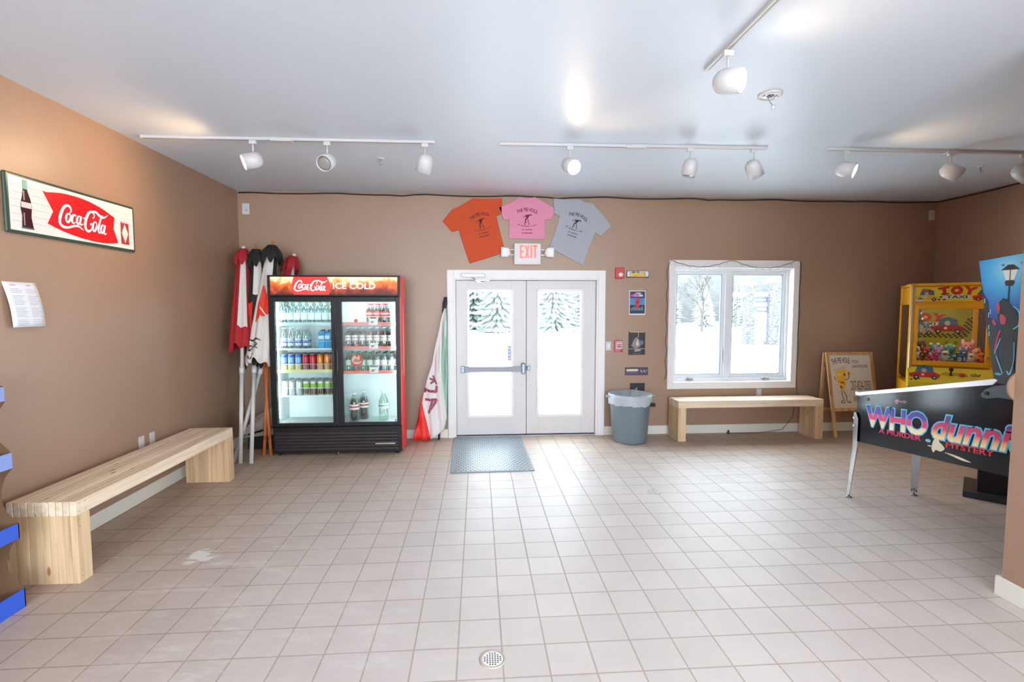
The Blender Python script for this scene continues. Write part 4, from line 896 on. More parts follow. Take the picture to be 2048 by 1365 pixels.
for k in range(4, 60, 2):
    p = path[k]; d_ = 1 if k < 22 else 0
    q = (p[0]+(0.02 if k < 21 else 0), p[1]-0.006, p[2]-(0 if k < 21 else 0.014))
    if proto is None:
        w = MB().m(bm_); w.lathe([(0.004, 0), (0.005, 0.008), (0.002, 0.02)], n=6); proto = w.build('mini_bulb', e); b_ = proto
    else: b_ = proto.copy(); COL.objects.link(b_)
    b_.parent = e; b_.location = q; b_.rotation_euler = (0.3, 1.4 if k < 21 else 2.8, 0)
w = MB().m(P('2c4030')); w.lathe([(0.018, 0), (0.014, 0.03), (0.004, 0.05)], (3.30, 6.26, 0.003), 8); w.build('plug', e)

# ================================================================= TRACK LIGHTS
def track(pts, label, conn=None):
    """straight ceiling track from p0 to p1, optional connector positions (fractions)"""
    p0, p1 = Vector(pts[0]), Vector(pts[1]); L = (p1-p0).length; rz = math.atan2(p1.y-p0.y, p1.x-p0.x)
    e = empty('light_track', (p0.x, p0.y, H), rz, label, 'light track', 'white ceiling light tracks')
    w = MB().m(M['fixture']); w.box(0, L, -0.018, 0.018, -0.022, 0); w.build('rail', e, 0.002)
    w = MB().m(P('8f8a88')); w.box(0.01, L-0.01, -0.005, 0.005, -0.0228, -0.022); w.build('rail_slot', e)
    for q_ in (0, L): w = MB().m(M['fixture']); w.box(q_-0.007, q_+0.007, -0.02, 0.02, -0.024, 0); w.build('end_cap', e, 0.002)
    for c_ in (conn or []):
        w = MB().m(M['fixture']); w.box(c_-0.09, c_+0.09, -0.026, 0.026, -0.03, 0); w.build('connector', e, 0.004)
track([(-2.75, 4.39), (-0.365, 4.37)], 'ceiling light track on the left, its left end near the left wall', [1.12])
track([(0.205, 4.375), (2.556, 4.335)], 'ceiling light track in the middle, in front of the doors', [1.18])
track([(3.104, 4.32), (5.45, 4.31)], 'ceiling light track on the right running out of frame', [1.22])
track([(1.365, 2.95), (1.40, 0.7)], 'near ceiling light track running toward the camera')
bulb_on = mat('bulb_lit', 'fff0d8', 0.3, emit=14.0); bulb_off = mat('bulb_unlit', '8d8883', 0.25)
def spot(x, y, aim, on, label, power=26, drop=0.10):
    """a track head hanging at (x,y); aim is the way its mouth points"""
    e = empty('track_spotlight', (x, y, H-0.022), 0, label, 'spotlight', 'white track spotlights')
    w = MB().m(M['fixture']); w.box(-0.028, 0.028, -0.014, 0.014, -0.03, 0); w.build('adapter', e, 0.003)
    w = MB().m(M['fixture']); w.tube([(0, 0, -0.03), (0, 0, -drop)], 0.007, 10); w.build('stem', e)
    A = Vector(aim).normalized(); C = Vector((0, 0, -drop-0.062)); back = C-A*0.075
    r = 0.066; L = 0.155
    w = MB().m(M['fixture'])
    w.lathe([(0.004, 0), (r*0.55, 0.006), (r*0.85, 0.025), (r, 0.055), (r, L), (r*0.93, L), (r*0.90, L-0.05), (r*0.4, L-0.09), (0.003, L-0.095)], back, 28, A)
    hs_ = w.build('lamp_housing', e)
    w = MB().m(bulb_on if on else bulb_off); w.lathe([(r*0.3, L-0.07), (r*0.78, L-0.03), (r*0.84, L-0.012), (r*0.5, L-0.004), (0.002, L-0.002)], back, 24, A); w.build('bulb', e)
    if on:
        l = bpy.data.lights.new('spot_glow', 'SPOT'); l.energy = power; l.color = (1.0, 0.66, 0.36); l.spot_size = 2.5; l.spot_blend = 0.9; l.shadow_soft_size = 0.05
        o = bpy.data.objects.new('spot_glow', l); COL.objects.link(o); o.parent = e; o.location = back+A*(L+0.012)
        o.rotation_mode = 'QUATERNION'; o.rotation_quaternion = Vector((0, 0, -1)).rotation_difference(A)
    return e
spot(-1.871, 4.39, (-0.90, -0.50, -0.38), True, 'lit white track spotlight aimed at the left wall, leftmost of all', 34)
spot(-1.262, 4.385, (-0.12, -0.80, -0.42), False, 'unlit white track spotlight turned toward the camera, second from the left wall')
spot(-0.443, 4.372, (-0.30, 0.30, -0.85), False, 'unlit white track spotlight at the right end of the left track')
spot(0.805, 4.362, (0.35, -0.85, -0.45), True, 'lit white track spotlight above the door, facing the camera', 20)
spot(1.871, 4.345, (-0.18, 0.1, -0.95), False, 'unlit white track spotlight pointing down, middle head of the middle track')
spot(2.447, 4.338, (0.52, 0.28, -0.72), False, 'unlit white track spotlight at the right end of the middle track, tilted right')
spot(3.287, 4.319, (0.62, -0.62, -0.33), True, 'lit white track spotlight at the left end of the right track', 20)
spot(4.287, 4.315, (0.80, -0.30, -0.50), False, 'unlit white track spotlight in the middle of the right track')
spot(4.985, 4.312, (0.80, -0.12, -0.62), True, 'lit white track spotlight by the right edge of the picture', 20)
spot(1.372, 2.72, (0.66, -0.70, -0.20), True, 'large lit white track spotlight nearest the camera on the near track', 7)

# ================================================================= CEILING FITTINGS
def sprink(x, y, label, big=False):
    e = empty('fire_sprinkler' if not big else 'ceiling_cover', (x, y, H), 0, label, 'sprinkler' if not big else 'ceiling fitting')
    if not big:
        w = MB().m(M['fixture']); w.lathe([(0.035, 0), (0.033, -0.005), (0.014, -0.012)], n=20); w.build('escutcheon', e)
        w = MB().m(M['metal']); w.lathe([(0.008, -0.01), (0.008, -0.035)], n=10); w.tube([(-0.008, 0, -0.02), (-0.012, 0, -0.035), (0, 0, -0.055)], 0.003, 6); w.tube([(0.008, 0, -0.02), (0.012, 0, -0.035), (0, 0, -0.055)], 0.003, 6); w.lathe([(0.018, -0.058), (0.018, -0.054)], n=14); w.build('sprinkler_head', e)
    else:
        w = MB().m(M['fixture']); w.lathe([(0.075, 0), (0.075, -0.010), (0.062, -0.016), (0.058, -0.010)], n=36); w.build('cover_ring', e)
        w = MB().m(P('3a2018')); w.lathe([(0.024, -0.0105), (0.024, -0.0125)], (0.004, 0, 0), 24); w.build('hole', e)
        for s_ in (-1, 1): w = MB().m(M['metal']); w.box(s_*0.042-0.006, s_*0.042+0.006, -0.012, 0.012, -0.02, -0.012); w.build('clip', e, 0.002)
        w = MB().m(P('8a7a74')); w.tube([(0, 0, -0.012), (-0.012, 0, -0.03), (0.0, 0, -0.045), (0.016, -0.004, -0.07)], 0.003, 6); w.build('wire', e)
        w = MB().m(P('c9c4c4')); w.lathe([(0.012, 0), (0.014, 0.03), (0.006, 0.032)], (0.018, -0.004, -0.10), 10, (0.2, 0, 1)); w.build('wire_plug', e)
sprink(-0.911, 4.887, 'small sprinkler head in the ceiling behind the left track')
sprink(5.055, 4.76, 'small sprinkler head in the ceiling behind the right track')
sprink(1.955, 3.289, 'open round ceiling cover with a dangling wire near the closest spotlight', True)

# ================================================================= FLAG
def flag():
    e = empty('flag', (-0.40, 6.2, 0), 0, 'furled green, white and red flag on a dark pole leaning beside the door', 'flag')
    def X(t): # row t 0 top..1 bottom -> (z, xl, xg(red/white split from left), xw (white/green), xr)
        K = [(0, 1.66, -0.012, -0.012, -0.002, 0.008), (0.10, 1.52, -0.055, -0.055, -0.012, 0.012), (0.28, 1.20, -0.125, -0.125, -0.045, 0.018), (0.45, 0.98, -0.170, -0.170, -0.060, 0.020), (0.62, 0.72, -0.250, -0.250, -0.045, 0.018), (0.74, 0.50, -0.315, -0.300, -0.015, 0.010), (0.86, 0.28, -0.355, -0.255, 0.0, 0.006), (0.94, 0.12, -0.390, -0.215, -0.045, -0.035), (1.0, 0.015, -0.425, -0.20, -0.20, -0.20)]
        for a_, b_ in zip(K, K[1:]):
            if t <= b_[0]+1e-9:
                f = (t-a_[0])/(b_[0]-a_[0]); return [a_[i]+(b_[i]-a_[i])*f for i in range(1, 6)]
        return list(K[-1][1:])
    nr = 28; W_ = [5, 10, 6]
    mg, mw, mr_ = P('8db3a0', 0.55), P('d6d0ce', 0.55), P('e02a20', 0.5)
    def fold(x, z): return 0.022*math.sin(x*52+z*4)+0.012*math.sin(x*110-z*9)
    w = MB(); rows = []
    for j in range(nr+1):
        z, xl, x1, x2, xr = X(j/nr); row = []
        for (a_, b_, k) in ((xl, x1, W_[0]), (x1, x2, W_[1]), (x2, xr, W_[2])):
            for i in range(k): row.append((a_+(b_-a_)*i/k, z))
        row.append((xr, z)); rows.append([w._v((x, fold(x, z_)-0.03, z_)) for x, z_ in row])
    for j in range(nr):
        for i in range(sum(W_)):
            w.m(mr_ if i < W_[0] else mw if i < W_[0]+W_[1] else mg)
            w._f([rows[j][i], rows[j][i+1], rows[j+1][i+1], rows[j+1][i]], True)
    bmesh.ops.remove_doubles(w.bm, verts=w.bm.verts, dist=0.0003)
    o = w.build('flag_cloth', e); sd = o.modifiers.new('t', 'SOLIDIFY'); sd.thickness = 0.002; sd.offset = 1
    a = Art(); lm = P('96505c', 0.6)
    def st(pts, w_=0.012):                       # letter strokes cut fine enough to follow the folds
        for p, q in zip(pts, pts[1:]):
            n = 8; a.stroke([(p[0]+(q[0]-p[0])*i/n, p[1]+(q[1]-p[1])*i/n) for i in range(n+1)], w_, lm, 1, smooth=False)
    st([(-0.20, 0.80), (-0.135, 0.76), (-0.19, 0.735)]); st([(-0.16, 0.83), (-0.115, 0.72)], 0.01)
    st([(-0.255, 0.655), (-0.12, 0.62), (-0.115, 0.70)], 0.016); st([(-0.255, 0.675), (-0.26, 0.62)], 0.012)
    st([(-0.26, 0.53), (-0.11, 0.525), (-0.225, 0.36)], 0.016); st([(-0.165, 0.53), (-0.20, 0.40)], 0.013)
    a.build('printed_letters', o, lambda u, v, q: (u, fold(u, v)-0.042-q, v))
    w = MB().m(mat('flag_pole_dark', '2e2422', 0.5)); w.tube([(-0.10, 0.03, 0.0), (-0.02, 0.07, 1.5), (0.006, 0.085, 1.80)], 0.013, 10); w.build('pole', e)
    w = MB().m(mat('flag_sleeve', '3a2a28', 0.8)); w.tube([(-0.025, 0.05, 1.60), (-0.008, 0.06, 1.72), (0.0, 0.075, 1.80)], [0.020, 0.03, 0.018], 10); w.build('black_tie', e)
flag()

# ================================================================= A-FRAME SIGN
e = empty('sandwich_board', (4.50, 5.98, 0), 0, 'wooden A-frame sandwich board with hand-painted pizza sign beside the bench', 'sign')
e.rotation_euler = (0, 0, 0)
def lean(u, v, q, back=0.0):            # board plane leaning back: v up the board
    y = 0.0+v*0.145; return (u-0.045*(v/1.09)+0.045, y-q, v)
w = MB().m(M['fwood'])
def sl(u0, u1, v0, v1, t0=0.0, t1=0.022): w.prism([(u0, v0), (u1, v0), (u1, v1), (u0, v1)], lean, t0, t1)
sl(0, 0.042, 0, 1.09); sl(0.595, 0.637, 0, 1.09); sl(0.042, 0.595, 1.05, 1.09); sl(0.042, 0.595, 0.335, 0.375)
w.build('front_frame', e, 0.003)
w = MB().m(M['fwood'])
def lb(u, v, q): y = 0.29-v*0.122; return (u-0.045*(v/1.09)+0.03, y+q, v)
for u0, u1 in ((0, 0.04), (0.597, 0.637)): w.prism([(u0, 0), (u1, 0), (u1, 1.08), (u0, 1.08)], lb, 0.0, 0.02)
w.prism([(0.04, 0.30), (0.597, 0.30), (0.597, 0.34), (0.04, 0.34)], lb, 0.0, 0.02); w.build('rear_frame', e, 0.003)
w = MB().m(P('cfc9c0', 0.5)); w.prism([(0.042, 0.375), (0.595, 0.375), (0.595, 1.05), (0.042, 1.05)], lean, 0.004, 0.014); bd = w.build('painted_panel', e)
a = Art(); k_ = P('3a2420', 0.7); g_ = P('6a6460', 0.7)
a.text('THE PIE HOLE', 0.065, 0.93, 0.315, 1.0, k_, 2, 0.01, arch=0.02, rot=0.08)
a.text('-PIZZA', 0.335, 0.945, 0.435, 0.985, k_, 2); a.text('-SANDWICHES', 0.335, 0.885, 0.555, 0.925, k_, 2)
a.text('207-824-2050', 0.30, 0.60, 0.575, 0.72, k_, 2, -0.004); a.text('WE ARE OPEN', 0.315, 0.445, 0.575, 0.52, k_, 2)
a.poly(cr([(0.085, 0.865), (0.17, 0.885), (0.215, 0.915), (0.25, 0.90), (0.255, 0.86), (0.245, 0.84), (0.10, 0.83)], 4, True), P('cdbd8c'), 1)
a.poly([(0.10, 0.84), (0.25, 0.86), (0.245, 0.74), (0.19, 0.575), (0.155, 0.62), (0.12, 0.73)], P('e2b23c'), 2)
for x, z, r_ in ((0.225, 0.80, 0.016), (0.165, 0.64, 0.016), (0.135, 0.71, 0.008), (0.215, 0.68, 0.009)): a.ell(x, z, r_, r_*1.15, P('b8402a'), 3)
a.ell(0.185, 0.71, 0.026, 0.022, P('a83022'), 3, 16, PI, 2*PI); a.ell(0.15, 0.795, 0.011, 0.016, P('efe8dc'), 3); a.ell(0.19, 0.80, 0.011, 0.016, P('efe8dc'), 3); a.ell(0.151, 0.792, 0.005, 0.008, k_, 4); a.ell(0.191, 0.797, 0.005, 0.008, k_, 4)
a.stroke([(0.11, 0.73), (0.09, 0.755), (0.085, 0.78)], 0.004, k_, 3); a.stroke([(0.235, 0.73), (0.27, 0.745), (0.285, 0.78), (0.275, 0.81)], 0.004, k_, 3)
a.ell(0.295, 0.82, 0.028, 0.03, P('dcb45a'), 3); a.ell(0.285, 0.815, 0.012, 0.014, P('a83e2c'), 4)
a.stroke([(0.165, 0.60), (0.17, 0.53), (0.185, 0.475), (0.155, 0.462), (0.145, 0.445), (0.185, 0.438), (0.20, 0.46)], 0.004, k_, 3); a.stroke([(0.195, 0.59), (0.225, 0.52), (0.225, 0.475), (0.24, 0.445), (0.28, 0.445), (0.25, 0.46)], 0.004, k_, 3)
a.build('hand_painted_sign', bd, lambda u, v, q: lean(u, v, 0.0145+q))

# ================================================================= CRANE MACHINE
TH = math.radians(35)
cm = empty('crane_machine', (4.872, 5.30, 0), -TH, 'yellow glass-fronted toy crane machine standing in the right corner', 'arcade machine')
YE = mat('machine_yellow', 'e8a414', 0.35); YP = P('e6c92a', 0.35)
CW, CD, CH = 0.735, 0.74, 1.935
w = MB().m(YE)
w.box(0, CW, 0, CD, 0, 0.80)
for x, y in ((0, 0), (CW-0.045, 0), (0, CD-0.045), (CW-0.045, CD-0.045)): w.box(x, x+0.045, y, y+0.045, 0.80, CH)
w.box(0, CW, 0.0, CD, 1.70, 1.72); w.box(0, CW, 0, CD, CH-0.03, CH); w.box(0.02, CW-0.02, 0.02, 0.05, 1.72, CH-0.03); w.box(0.02, 0.04, 0.05, CD-0.02, 1.72, CH-0.03); w.box(CW-0.04, CW-0.02, 0.05, CD-0.02, 1.72, CH-0.03)
w.box(0.045, CW-0.045, CD-0.02, CD, 0.80, 1.72)
w.build('cabinet', cm, 0.006)
w = MB().m(M['chrome']); w.m(mat('post_pale', 'd8c9a0', 0.25, 0.4)); w.lathe([(0.012, 0.02), (0.012, CH-0.02)], (0.018, -0.004, 0), 12); w.build('corner_strip', cm)
w = MB().m(YE); w.frame(0.045, CW-0.045, 1.02, 1.70, 0.036, -0.012, 0.02, 0.05, 0.05); dr_ = w.build('window_door', cm, 0.004)
w = MB().m(glassmat('machine_glass', (0.95, 0.97, 0.96, 1), 0.12, 0.02)); w.box(0.081, CW-0.081, 0.0, 0.005, 1.07, 1.65); w.build('glass_pane', dr_)
w = MB().m(M['chrome']); w.lathe([(0.012, 0), (0.012, 0.02)], (CW-0.062, -0.012, 1.13), 12, (0, -1, 0)); w.build('door_lock', dr_)
w = MB().m(glassmat('machine_glass', (0.95, 0.97, 0.96, 1), 0.12, 0.02)); w.box(0.008, 0.013, 0.045, CD-0.045, 0.85, 1.70); w.build('side_glass', cm)
def taxi(a, cx, cz, s, body='c42a20', l=3):
    B_ = P(body); a.poly([(cx-0.10*s, cz), (cx-0.105*s, cz+0.035*s), (cx-0.05*s, cz+0.05*s), (cx+0.07*s, cz+0.05*s), (cx+0.105*s, cz+0.03*s), (cx+0.10*s, cz)], B_, l)
    a.poly([(cx-0.06*s, cz+0.05*s), (cx-0.045*s, cz+0.10*s), (cx+0.0*s, cz+0.115*s), (cx+0.06*s, cz+0.095*s), (cx+0.065*s, cz+0.05*s)], P('3f6a84'), l+0.5)
    a.ell(cx+0.0*s, cz+0.065*s, 0.018*s, 0.02*s, P('b8b0a8'), l+1); a.ell(cx-0.055*s, cz, 0.02*s, 0.02*s, P('3a2c24'), l+1); a.ell(cx+0.065*s, cz, 0.02*s, 0.02*s, P('3a2c24'), l+1); a.ell(cx-0.055*s, cz, 0.009*s, 0.009*s, P('c8b078'), l+1.5); a.ell(cx+0.065*s, cz, 0.009*s, 0.009*s, P('c8b078'), l+1.5); a.ell(cx-0.01*s, cz+0.025*s, 0.01*s, 0.01*s, P('e8dcd0'), l+1.5)
def checker(a, x0, z0, nx, nz, s, l=2):
    for i in range(nx):
        for j in range(nz):
            if (i+j) % 2 == 0: a.poly([(x0+i*s+0.3*s*j, z0+j*s*0.7), (x0+(i+1)*s+0.3*s*j, z0+j*s*0.7), (x0+(i+1)*s+0.3*s*(j+1), z0+(j+1)*s*0.7), (x0+i*s+0.3*s*(j+1), z0+(j+1)*s*0.7)], P('1c1a16'), l)
def toytaxi(a, cx, cz, s, l=4):
    a.poly([(cx-0.125*s, cz-0.05*s), (cx-0.115*s, cz-0.01*s), (cx+0.115*s, cz-0.01*s), (cx+0.125*s, cz-0.05*s)], P('d6d4cc'), l)
    a.text('TAXI', cx-0.085*s, cz-0.043*s, cx+0.085*s, cz-0.013*s, P('16161a'), l+1, 0.02)
    a.text('T', cx-0.145*s, cz+0.0*s, cx-0.065*s, cz+0.075*s, P('c02a20'), l+2, 0.06, rot=0.2); a.ell(cx, cz+0.042*s, 0.052*s, 0.046*s, P('c02a20'), l+2); a.ell(cx, cz+0.042*s, 0.02*s, 0.016*s, P('e6b03a'), l+3); a.text('Y', cx+0.065*s, cz+0.0*s, cx+0.15*s, cz+0.075*s, P('c02a20'), l+2, 0.06, rot=-0.2)
a = Art(); a.rect(0.045, 1.735, CW-0.045, CH-0.045, YP, 0); checker(a, 0.24, 1.745, 3, 5, 0.022, 1); checker(a, 0.54, 1.745, 3, 5, 0.022, 1)
toytaxi(a, 0.40, 1.81, 1.0); taxi(a, 0.63, 1.755, 0.95); taxi(a, 0.145, 1.755, 1.0, 'd8b03a'); a.ell(0.13, 1.855, 0.03, 0.02, P('b05a34'), 6); a.ell(0.165, 1.85, 0.025, 0.016, P('8a3a24'), 6)
a.rect(0.047, 1.737, 0.12, 1.755, P('d8d8d8'), 8)
a.build('header_sign', cm, lambda u, v, q: (u, 0.0195-q, v))
# inside back artwork
a = Art(); a.rect(0.05, 1.05, CW-0.05, 1.69, P('a8a01e', 0.5), 0); toytaxi(a, 0.25, 1.50, 1.15); taxi(a, 0.46, 1.38, 1.5, '9a1c20', 8); checker(a, 0.56, 1.34, 4, 12, 0.025, 1); checker(a, 0.14, 1.30, 20, 3, 0.025, 1); taxi(a, 0.22, 1.36, 1.1, 'b0a090', 12)
a.build('back_artwork', cm, lambda u, v, q: (u, CD-0.022-q, v))
# control panel
w = MB().m(YP); w.prism([(-0.10, 0.78), (-0.10, 0.84), (0.0, 1.0), (0.02, 1.0), (0.02, 0.78)], lambda u, v, q: (q, u, v), 0.0, CW); cp_ = w.build('control_panel', cm, 0.004)
a = Art(); taxi(a, 0.15, 0.06, 1.3, 'c82420', 2); a.poly([(0.28, 0.10), (0.32, 0.135), (0.50, 0.13), (0.52, 0.09)], P('c89a34'), 1)
a.stroke([(0.56, 0.10), (0.58, 0.13), (0.60, 0.10), (0.62, 0.13)], 0.004, P('3a3020'), 2); checker(a, 0.02, 0.02, 4, 2, 0.02, 1)
nrm = Vector((0, -0.16, 0.10)).normalized()
a.build('panel_artwork', cp_, lambda u, v, q: (u, -0.10+v*0.53+nrm.y*(0.001+q), 0.84+v*0.848+nrm.z*(0.001+q)))
w = MB().m(M['blackm']); w.lathe([(0.018, 0), (0.012, 0.01)], (0.375, -0.05, 0.925), 12); w.tube([(0.375, -0.05, 0.93), (0.375, -0.055, 0.975)], 0.006, 8); w.ball((0.375, -0.056, 0.99), 0.02); w.build('joystick', cp_)
w = MB().m(mat('button_red', 'b8301c', 0.3)); w.lathe([(0.024, 0), (0.024, 0.012), (0.018, 0.016)], (0.47, -0.045, 0.93), 20, (0, -0.5, 0.85)); w.build('push_button', cp_)
w = MB().m(P('a08a4a')); w.box(0.54, 0.60, -0.05, -0.03, 0.925, 0.945); w.build('coin_plate', cp_)
# prize bin floor and claw
w = MB().m(P('c9a020')); w.box(0.045, CW-0.045, 0.02, CD-0.02, 1.0, 1.055); w.build('prize_shelf', cm)
w = MB().m(M['dmetal']); w.box(0.05, 0.22, 0.2, 0.24, 1.64, 1.68); w.tube([(0.13, 0.22, 1.64), (0.13, 0.22, 1.56)], 0.012); w.lathe([(0.035, 0), (0.03, 0.05), (0.012, 0.06)], (0.13, 0.22, 1.50), 14)
for k in range(3):
    c_, s_ = math.cos(2.1*k+0.3), math.sin(2.1*k+0.3); w.tube([(0.13+0.02*c_, 0.22+0.02*s_, 1.50), (0.13+0.07*c_, 0.22+0.07*s_, 1.45), (0.13+0.06*c_, 0.22+0.06*s_, 1.38), (0.13+0.03*c_, 0.22+0.03*s_, 1.35)], 0.006, 6)
w.build('claw', cm)
a = Art(); a.rect(0, 0, 0.085, 0.10, P('1f5c92'), 0); a.text('$1', 0.012, 0.01, 0.073, 0.058, P('e8eef2'), 1, 0.03); a.rect(0.018, 0.075, 0.067, 0.085, P('9ab8d0'), 1)
a.build('price_card', cm, lambda u, v, q: (0.425+u, 0.028-q, 1.065+v))
point('crane_fill', (CW/2, 0.15, 1.62), 2.2, (1, 0.93, 0.8), 0.05, cm)  # added fill light to brighten the dark inside of the machine
# plush prizes
def plush(lx_, ly_, lz_, s, c1, c2, kind, label):
    ox, oy = 4.872, 5.30; c_, n_ = math.cos(-TH), math.sin(-TH)
    loc = (ox+lx_*c_-ly_*n_, oy+lx_*n_+ly_*c_, lz_)
    e = empty('plush_toy', loc, -TH+random.uniform(-0.5, 0.5), label, 'plush toy', 'plush prizes in the crane machine')
    f1 = mat('plush_'+c1, c1, 0.95, bump=0.4, bscale=90); f2 = mat('plush_'+c2, c2, 0.95, bump=0.4, bscale=90)
    w = MB().m(f1); w.ball((0, 0, s*0.5), s*0.52, 1, 0.9, 0.95, 14); w.build('body', e)
    w = MB().m(f1); w.ball((0, -s*0.12, s*1.15), s*0.42, 1, 0.9, 0.9, 14); h_ = w.build('head', e)
    w = MB().m(f2)
    for q in (-1, 1): w.ball((q*s*0.30, -s*0.08, s*1.52), s*(0.16 if kind else 0.12), 1, 0.5, 1 if kind else 2.0, 8)
    w.build('ears', h_)
    w = MB().m(f2); w.ball((0, -s*0.48, s*1.08), s*0.17, 1, 0.7, 0.8, 10); mz = w.build('muzzle', h_)
    w = MB().m(M['blackm']); w.ball((0, -s*0.60, s*1.12), s*0.05); w.ball((-s*0.14, -s*0.46, s*1.26), s*0.045); w.ball((s*0.14, -s*0.46, s*1.26), s*0.045); w.build('eyes_and_nose', h_)
    w = MB().m(f2)
    for q in (-1, 1): w.ball((q*s*0.45, -s*0.25, s*0.55), s*0.18, 1.3, 1, 0.8, 8); w.ball((q*s*0.3, -s*0.5, s*0.18), s*0.2, 1, 1.2, 0.8, 8)
    w.build('paws', e)
PL = [(0.15, 0.10, '6b3f26', 'c89468', 1, 'brown teddy bear'), (0.255, 0.09, 'c04a86', 'e08ab0', 0, 'pink plush bunny'), (0.35, 0.10, 'dcdcd6', '5a8a5a', 1, 'white plush with green ears'), (0.575, 0.11, 'e0d8cc', 'a89078', 1, 'cream plush bear in the right half'), (0.645, 0.13, 'e07a2a', 'b03020', 0, 'orange plush by the door edge'),
      (0.10, 0.24, 'd0c8c0', '40302a', 1, 'off-white plush at the left edge'), (0.20, 0.26, 'a03048', 'd06070', 1, 'dark red plush behind the teddy bear'), (0.31, 0.26, '9a7ac0', 'd0b0e0', 0, 'lilac plush in the middle'), (0.42, 0.28, '2f7a8a', '80c0c8', 1, 'teal plush behind the price card'), (0.53, 0.27, '3a6a9a', 'c0d0e0', 0, 'blue plush behind the cream bear'), (0.64, 0.29, 'e8b090', 'd8604a', 1, 'peach plush at the back right'),
      (0.16, 0.42, '5a4a48', '8a7a70', 1, 'grey-brown plush at the back left'), (0.30, 0.43, '50a0a8', 'e0e0e0', 1, 'aqua plush at the back'), (0.45, 0.43, '8aa03a', '50702a', 0, 'green plush at the back'), (0.60, 0.44, 'e090a8', 'f0c0c8', 0, 'pale pink plush high at the back right')]
for i, (px, py, c1, c2, kd, nm) in enumerate(PL):
    s = 0.062+0.006*(i % 3)
    z = 1.056
    plush(px, py, z, s*(1.15 if i < 5 else 1.5 if i < 11 else 1.9), c1, c2, kd, nm+' inside the crane machine')

# ================================================================= PINBALL MACHINE
PX0, PX1 = 3.265, 3.835
pb = empty('pinball_machine', (PX0, 4.03, 0), 0, 'black pinball machine with neon lettering on its side, right of centre', 'pinball machine')
# local: x 0..0.57, y 0 (front, player end) .. -1.32 (rear)
def zt(y): return 0.925+(-y)*0.2425
def zb(y): return 0.508+(-y)*0.088
w = MB().m(mat('cabinet_black', '0c0e14', 0.12, spec=0.35)); PW = PX1-PX0
side = [(0, zb(0)), (-1.33, zb(-1.33)), (-1.33, 1.20), (-1.12, 1.20), (0, zt(0))]
for x0, x1 in ((0, 0.018), (PW-0.018, PW)): w.prism([(y, z) for y, z in side], lambda u, v, q: (q, u, v), x0, x1)
w.box(0.018, PW-0.018, -0.02, 0, 0.508, 0.925); w.box(0.018, PW-0.018, -1.33, -1.31, 0.625, 1.2)
w.prism([(0, 0.508), (-1.33, 0.625), (-1.33, 0.64), (0, 0.523)], lambda u, v, q: (q, u, v), 0.018, PW-0.018)
w.prism([(-0.02, 0.84), (-1.2, 1.12), (-1.2, 1.11), (-0.02, 0.83)], lambda u, v, q: (q, u, v), 0.018, PW-0.018)
cb_ = w.build('cabinet', pb, 0.003)
for x0, x1 in ((-0.006, 0.03), (PW-0.03, PW+0.006)): w = MB().m(mat('rail_steel', 'cfc8cc', 0.28, 0.6)); w.prism([(0.0, zt(0)-0.022), (-1.12, zt(-1.12)-0.026), (-1.15, zt(-1.15)+0.0), (-1.13, zt(-1.13)+0.014), (0.0, zt(0)+0.010)], lambda u, v, q: (q, u, v), x0, x1); w.build('side_rail', pb, 0.003)
w = MB().m(mat('rail_steel', 'cfc8cc', 0.28, 0.6)); w.box(-0.008, PW+0.008, -0.05, 0.02, 0.905, 0.945); w.build('lockdown_bar', pb, 0.01)
w = MB().m(glassmat('machine_glass', (0.95, 0.97, 0.96, 1), 0.12, 0.02)); w.prism([(-0.05, 0.938), (-1.12, 1.197), (-1.12, 1.192), (-0.05, 0.933)], lambda u, v, q: (q, u, v), 0.03, PW-0.03); w.build('playfield_glass', pb)
w = MB().m(M['dmetal']); w.box(0.17, 0.40, 0.0, 0.012, 0.56, 0.84); w.build('coin_door', pb, 0.006)
def pleg(x, y, sx, sy, top, white=False):
    w = MB().m(M['chrome']); t = 0.003
    o = 0.012
    for (dx, dy) in ((1, 0), (0, 1)):
        # L-section leg, plate against each cabinet face, tapering downward
        a0 = Vector((x+sx*o, y+sy*o, top)); a1 = Vector((x+sx*o, y+sy*o, top-0.32)); a2 = Vector((x+sx*0.03, y+sy*0.035, 0.03))
        ux = Vector((-sx*(0.05 if dx else 0), -sy*(0.05 if dy else 0), 0))
        nr_ = Vector((sx*t if dy else 0, sy*t if dx else 0, 0))
        R = []
        for p, k in ((a0, 0.5), (a1+Vector((0, 0, 0.27)), 1.0), (a1, 1.0), (a2, 0.62)): R.append([p, p+ux*k, p+ux*k+nr_, p+nr_])
        w.rings(R, True, smooth=False)
    l_ = w.build('leg', pb)
    w = MB().m(M['dmetal']); w.cyl((x+sx*0.018, y+sy*0.022, 0.006), (x+sx*0.018, y+sy*0.022, 0.05), 0.006, n=10); w.lathe([(0.025, 0), (0.024, 0.008), (0.010, 0.014)], (x+sx*0.018, y+sy*0.022, 0), 18); w.build('levelling_foot', l_)
    for z in (top-0.05, top-0.12): w = MB().m(M['chrome']); w.lathe([(0.011, 0), (0.010, 0.006), (0.004, 0.01)], (x+sx*0.014, y+sy*0.006, z), 10, (sx, sy, 0)); w.build('bolt', l_)
pleg(0, 0, -1, 1, 0.76); pleg(PW, 0, 1, 1, 0.76); pleg(0, -1.33, -1, -1, 0.80); pleg(PW, -1.33, 1, -1, 0.80)
